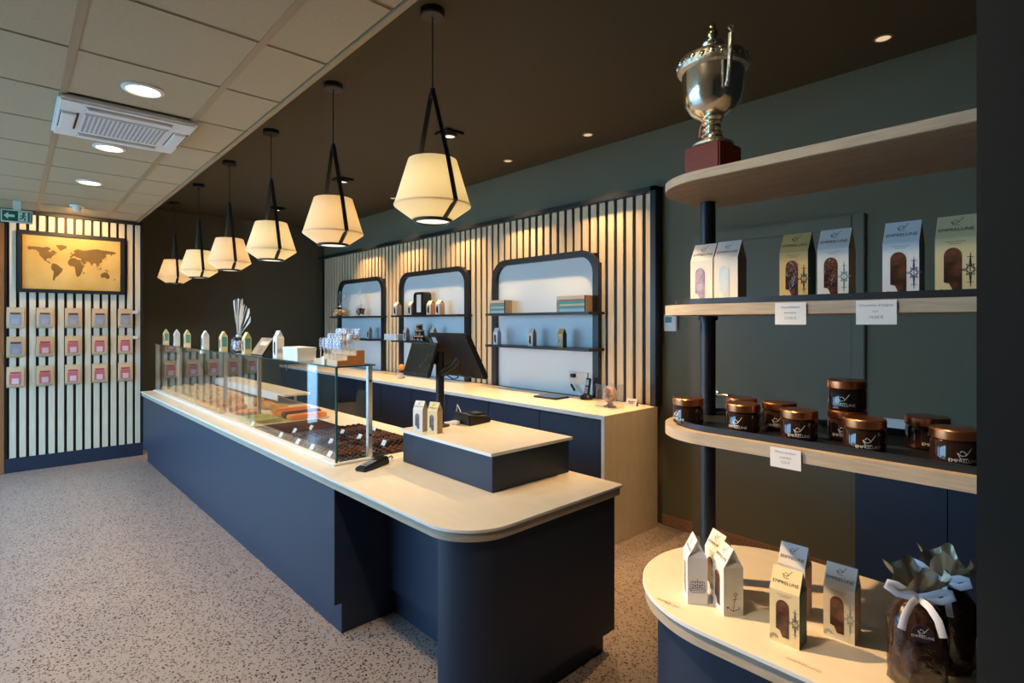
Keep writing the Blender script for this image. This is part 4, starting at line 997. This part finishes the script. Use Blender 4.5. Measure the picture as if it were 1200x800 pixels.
for ti2, (x0, y0, x1, y1, nm_) in enumerate(TR):
    tray('black tray of pralines, %s of the four by the till' % nm_, x0, y0, x1, y1)
    nx, ny = 7, 10 if ti2 < 2 else 11
    for i in range(nx):
        for j in range(ny):
            x = x0 + .024 + (x1 - x0 - .048) * i / (nx - 1); y = y0 + .024 + (y1 - y0 - .048) * j / (ny - 1)
            k = (j // 3 + ti2) % 4
            o = obj('praline', pm[k], None, loc=K(x, y, ZT + .0032), rz=TH + random.uniform(-.15, .15))
            tag(o, '%s praline, %s from glass, row %s from near end, %s tray' % (desc[k], ORD[i], NUM[j], nm_), 'praline', '%s pralines, %s tray' % (desc[k], nm_))
# chocolate bars beyond
tray('black tray of slender chocolate bars beyond the praline trays', 1.35, 3.84, 1.83, 4.26)
cbm = mesh('chocolate_bar', MB().bbox(-.20, -.012, 0, .20, .012, .014, .003), 'choc')
for k in range(11):
    o = obj('chocolate_bar', cbm, None, loc=K(1.59, 3.872 + k * .0355, ZT + .0032), rz=TH)
    tag(o, 'slender dark chocolate bar, %s from the near end of the bar tray' % ORD[k], 'chocolate bar', 'chocolate bars in their tray')
# price markers
PC = [(1.60, 3.86), (1.47, 3.83), (1.50, 3.335), (1.69, 3.56), (1.70, 3.335), (1.72, 3.06), (1.86, 2.90), (1.345, 3.02), (1.345, 3.26), (1.345, 3.47), (1.345, 3.75), (1.90, 3.50), (1.345, 4.3)]
for k, (x, y) in enumerate(PC):
    pcn = ['near the bars', 'left of the bars', 'between the front trays', 'in the middle rear tray', 'between the rear trays', 'in the near rear tray', 'by the till block', 'by the glass in the near front tray', 'further along the glass in the near front tray', 'by the glass in the middle front tray', 'by the glass at the far end of the middle front tray', 'at the rear of the middle rear tray', 'by the glass next to the pale box'][k]
    r = thing('price_card', 'tiny white card ' + pcn, 'price card', K(x, y, ZT + .012), TH, 'price cards among the chocolates')
    b = MB().add([(-.002, -.022, .0), (-.002, .022, .0), (.016, .022, .030), (.016, -.022, .030), (.018, -.022, .030), (.018, .022, .030), (.0, .022, 0), (.0, -.022, 0)], [(0, 3, 2, 1), (7, 6, 5, 4), (0, 1, 6, 7), (3, 4, 5, 2), (0, 7, 4, 3), (1, 2, 5, 6)])
    obj('card', b, 'paper', r, 0); obj('foot', MB().box(-.004, -.012, -.009, .010, .012, .001), 'blackmetal', r)
# candied fruit boards
for k, (x0, y0, x1, y1, m_, lab) in enumerate(((1.62, 4.29, 1.95, 4.72, 'orange', 'big board of candied orange slabs'), (1.37, 4.32, 1.60, 4.66, 'pistachio', 'green pistachio slab on a pale board'), (1.40, 4.72, 1.62, 5.06, 'orange', 'orange glazed tart on a pale board'))):
    r = thing('confection_board', lab + ' beyond the chocolates', 'confectionery', K((x0 + x1) / 2, (y0 + y1) / 2, ZT), TH)
    a, b2 = (x1 - x0) / 2, (y1 - y0) / 2
    obj('board', MB().bbox(-a, -b2, 0, a, b2, .014, .002), 'stepwood', r)
    if k == 0:
        for q in range(4): obj('slab', MB().bbox(-a + .015, -b2 + .012 + q * .102, .0145, a - .015, -b2 + .104 + q * .102, .052 + .012 * (q % 2), .008), 'orange' if q != 1 else 'choc2', r)
    elif k == 1:
        for q in range(3): obj('slab', MB().bbox(-a + .012, -b2 + .012 + q * .106, .0145, a - .012, -b2 + .108 + q * .106, .040, .006), m_, r)
    else:
        obj('crust', MB().lathe([(0, .0145), (.085, .0145), (.10, .04), (.092, .044), (.085, .036), (0, .036)], 28), 'bun', r); obj('glaze', MB().lathe([(.086, .0365), (.05, .041), (0, .042)], 28), 'orange', r)
# brioches and rows of pastries
def blob(seed, sx, sy, sz, sub=2, amp=.08):
    rnd = random.Random(seed); bm = bmesh.new(); bmesh.ops.create_icosphere(bm, subdivisions=sub, radius=1)
    for v in bm.verts:
        q = 1 + rnd.uniform(-amp, amp); v.co = Vector((v.co.x * sx * q, v.co.y * sy * q, max(v.co.z, -.55) * sz * q + .55 * sz))
    return MB().bm(bm)
br = [mesh('brioche', blob(11 + k, .055, .12, .05), 'bun', 80) for k in range(2)]
for k, (x, y, w_) in enumerate(((1.76, 4.84, 'nearest'), (1.77, 5.12, 'second'), (1.55, 5.30, 'third'), (1.78, 5.42, 'farthest'))):
    tag(obj('brioche', br[k % 2], None, loc=K(x, y, ZT + .001), rz=TH + .3 - .2 * k), 'long golden brioche on the showcase floor, %s of the loaves' % w_, 'brioche', 'long brioches')
cr = [mesh('bun', blob(31 + k, .040, .043, .036), 'bun', 80) for k in range(3)]
for i in range(4):
    for j in range(7):
        x = 1.38 + i * .105; y = 5.16 + j * .108
        if i == 1 and 1 <= j <= 2 or i >= 3 and j < 5 or i == 2 and j < 1: continue
        tag(obj('bun', cr[(i + j) % 3], None, loc=K(x + random.uniform(-.008, .008), y, ZT + .0005), rz=random.uniform(0, 6)), 'round golden brown bun, row %s from the front glass, %s from the near end' % (NUM[i], ORD[j]), 'bun', 'golden buns, row %s' % ['one', 'two', 'three', 'four'][i])
bi = [mesh('biscuit_stack', blob(51 + k, .036, .038, .042, 2, .1), 'biscuit', 80) for k in range(3)]
rowm = []
for i in range(5):
    for j in range(12):
        x = 1.375 + i * .105; y = 5.98 + j * .115
        if y > 7.3: continue
        tag(obj('choux', bi[(i * 2 + j) % 3], None, loc=K(x + random.uniform(-.01, .01), y + random.uniform(-.01, .01), ZT + .0005), rz=random.uniform(0, 6)), 'pale golden choux puff, row %s from the front glass, %s from the near end' % (NUM[i], ORD[j]), 'choux', 'pale choux, row %s' % ['one', 'two', 'three', 'four', 'five'][i])

# ------------------------------------------------------------------ goods in the wall niches
XN = 3.55
def flat_box(label, y0, y1, z, h, d=.10, wood=True):
    r = thing('gift_box', label, 'gift box', (XN, y0, z), 0, 'striped gift boxes in the near niche')
    w_ = y1 - y0
    obj('body', MB().bbox(0, 0, 0, d, w_, h, .001), 'kraftside', r)
    b = MB(); cols = ['skyp', 'cream', 'teal', 'brownp', 'teal', 'cream']
    zz = 0
    for k, (f, c) in enumerate(((.2, 'skyp'), (.17, 'teal'), (.13, 'cream'), (.17, 'teal'), (.10, 'brownp'), (.23, 'cream'))):
        obj('stripe', MB().box(-.0015, .004, zz * h + .002, -.0002, w_ * (1 if k % 2 else .9) - .004, (zz + f) * h), c, r); zz += f
    obj('edge', MB().box(-.0018, -.001, 0, .006, .004, h), 'ink', r)
    return r
flat_box('striped teal gift box at the far side of the upper shelf, near niche', 3.99, 4.22, 1.6725, .13)
flat_box('striped teal gift box at the near side of the upper shelf, near niche', 2.975, 3.30, 1.6725, .14)
for y, f, s_, lab in ((4.13, 'paper', 'paper', 'white carton on the lower shelf of the near niche'), (3.632, 'whitecard', 'kraftside', 'ivory carton in the middle of the near niche, lower shelf'), (3.257, 'goldcard', 'greenside', 'gold carton on the lower shelf of the near niche')):
    carton(f, s_, 'ink', lab, (XN, y, 1.3625), 0, 0, 'cartons in the near niche')
for y, f, s_, lab in ((6.07, 'paper', 'kraftside', 'white carton at the far end of the middle niche, upper shelf'), (5.73, 'whitecard', 'brownp', 'ivory carton left of the black tin'), (5.316, 'whitecard', 'brownp', 'ivory carton right of the black tin'), (5.136, 'whitecard', 'kraftside', 'ivory carton second right of the black tin')):
    carton(f, s_, 'ink', lab, (XN, y, 1.6725), 0, 0, 'cartons in the middle niche', w=.085, d=.07)
for y, lab in ((5.837, 'ivory carton beside the white tray in the middle niche'), (5.247, 'white carton right of the jar pyramid')):
    carton('whitecard', 'kraftside', 'ink', lab, (XN, y, 1.3625), 0, 0, 'cartons in the middle niche')
tn = thing('black_tin', 'tall black tin with white label in the middle niche', 'tin', (3.60, 5.52, 1.6725))
b = MB().prism(rrect(-.115, 0, .115, .27, [.02, .02, .05, .05], 8), -.05, .05); b.v = [(z, x, y) for x, y, z in b.v]; obj('can', b, 'plastic', tn)
b = MB().ring(rrect(-.112, .004, .112, .266, [.02, .02, .048, .048], 8), rrect(-.100, .014, .100, .256, [.016, .016, .04, .04], 8), -.0535, -.05); b.v = [(z, x, y) for x, y, z in b.v]; obj('rim', b, 'blackmetal', tn)
obj('label', MB().box(-.0515, -.045, .03, -.0502, .045, .24), 'paper', tn)
wt = thing('white_tray', 'shallow pale tray on the lower shelf of the middle niche', 'tray', (3.54, 6.08, 1.3625))
obj('bottom', MB().bbox(-.06, -.14, 0, .06, .14, .008, .001), 'niche', wt); obj('rim', MB().ring(rrect(-.06, -.14, .06, .14, .01, 3), rrect(-.055, -.135, .055, .135, .008, 3), .008, .075), 'niche', wt)
for row, n in enumerate((3, 2, 1)):
    for k in range(n):
        y = 5.62 - row * .039 - k * .078
        rr = ['bottom', 'middle', 'top'][row]
        kk = (['far', 'middle', 'near'] if n == 3 else ['far', 'near'] if n == 2 else ['single'])[k]
        dup(j0, (3.575, y, 1.3625 + row * .0668), .2, 'small copper-lidded jar, %s one of the pyramid\'s %s row' % (kk, rr), 'jar pyramid in the middle niche')
cello_bag('sweet_bag', 'big cellophane bag of pale sweets in the far niche', (3.59, 7.72, 1.6725), 'biscuit', .15, .13, .22, 5, 46, 21, group='cellophane bags in the far niche')
cello_bag('sweet_bag', 'small cellophane bag of brown sweets in the far niche', (3.59, 7.06, 1.6725), 'choc2', .16, .07, .20, 5, 24, 22, group='cellophane bags in the far niche')
carton('whitecard', 'kraftside', 'ink', 'ivory carton on the lower shelf of the far niche', (3.56, 6.80, 1.3625), 0, 0)

# ------------------------------------------------------------------ things on the back counter
ZB = .9305
tbm = thing('tablet', 'thin black tablet lying flat on the back counter', 'tablet', (3.45, 3.27, ZB), .05)
obj('case', MB().bbox(-.09, -.13, 0, .09, .13, .014, .004), 'plastic', tbm); obj('glass', MB().box(-.082, -.12, .014, .082, .12, .0148), 'screen', tbm)
ph = thing('cordless_phone', 'black cordless phone standing in its cradle on the back counter', 'phone', (3.60, 3.00, ZB))
obj('cradle', MB().lathe([(0, 0), (.05, 0), (.056, .010), (.05, .028), (.035, .04), (0, .042)], 28), 'plastic', ph)
R = Matrix.Translation((0, 0, .03)) @ Matrix.Rotation(math.radians(12), 4, 'Y')
b = MB().bbox(-.014, -.024, 0, .014, .024, .15, .006); b.v = [tuple(R @ V(v)) for v in b.v]; hs_ = obj('handset', b, 'plastic', ph)
b = MB().box(-.0155, -.018, .085, -.0142, .018, .135); b.v = [tuple(R @ V(v)) for v in b.v]; obj('display', b, 'phoneblue', hs_)
b = MB()
for a in range(4):
    for c in range(3): b.box(-.016, -.017 + c * .012, .02 + a * .014, -.0142, -.007 + c * .012, .029 + a * .014)
b.v = [tuple(R @ V(v)) for v in b.v]; obj('keypad', b, 'inkgrey', hs_)['kind'] = 'stuff'
so = thing('wall_socket', 'white double socket with black plugs in the near niche', 'socket', (3.722, 3.19, 1.085))
obj('plate', MB().bbox(-.012, -.11, -.055, 0, .11, .055, .003), 'white', so)
obj('plug', MB().bbox(-.045, .02, .005, -.012, .07, .04, .006), 'plastic', so)
obj('cable', MB().tube([(-.04, .045, .02), (-.05, .05, -.04), (-.05, .02, -.09), (-.06, -.06, -.13), (-.07, -.10, -.15)], .0035, 6), 'white', so)
obj('adapter', MB().tube([(-.05, .045, -.055), (-.055, .00, -.105)], .011, 10), 'plastic', so)
eg = thing('chocolate_egg', 'brown chocolate egg on a foot inside a clear box', 'chocolate egg', (3.40, 2.60, ZB))
obj('foot', MB().lathe([(0, 0), (.05, 0), (.05, .006), (.03, .015), (.018, .03), (.02, .045)], 24), 'choc2', eg)
bm = bmesh.new(); bmesh.ops.create_icosphere(bm, subdivisions=3, radius=1)
for v in bm.verts: v.co = Vector((v.co.x * .058, v.co.y * .058 , v.co.z * .072 * (1 if v.co.z > 0 else .85))) * (1 + random.uniform(-.02, .02)) 
obj('egg', MB().bm(bm, Matrix.Translation((0, 0, .094))), 'lollybrown', eg, 80)
obj('clear_box', MB().box(-.07, -.085, 0, -.068, .085, .175).box(.068, -.085, 0, .07, .085, .175).box(-.07, -.085, 0, .07, -.083, .175).box(-.07, .083, 0, .07, .085, .175).box(-.07, -.085, .175, .07, .085, .177), 'cello', eg)
ca = thing('candle_jar', 'glass jar with bright orange flower at the back counter', 'jar', (3.36, 5.60, ZB))
obj('glass', MB().lathe([(.0, .002), (.045, .002), (.048, .01), (.048, .10), (.042, .11)], 24), 'cello', ca)
obj('filling', MB().lathe([(0, .006), (.043, .006), (.043, .06), (0, .062)], 24), 'cream', ca)
obj('flower', blob(77, .045, .045, .03, 2, .2).__class__ and MB().bm((lambda bm: (bmesh.ops.create_icosphere(bm, subdivisions=2, radius=.04), [setattr(v, 'co', v.co * (1 + random.uniform(-.2, .2))) for v in bm.verts], bm)[2])(bmesh.new()), Matrix.Translation((0, 0, .125))), 'orange', ca, 80)
sd = thing('place_card', 'small white folded card with blue print behind the egg', 'card', (3.59, 2.53, ZB))
obj('card', MB().add([(-.02, -.05, 0), (-.02, .05, 0), (0, .05, .055), (0, -.05, .055), (.02, .05, 0), (.02, -.05, 0), (-.018, -.05, 0), (-.018, .05, 0)], [(0, 3, 2, 1), (3, 5, 4, 2), (0, 1, 4, 5)]), 'paper', sd, 0)
obj('print', MB().strokes([((-.03, .004), (.03, .004)), ((-.02, -.008), (.02, -.008))], .006, (V((-.0102, 0, .0275)), V((0, -1, 0)), V((.342, 0, .94))), .001), 'inkblue', sd, 0)
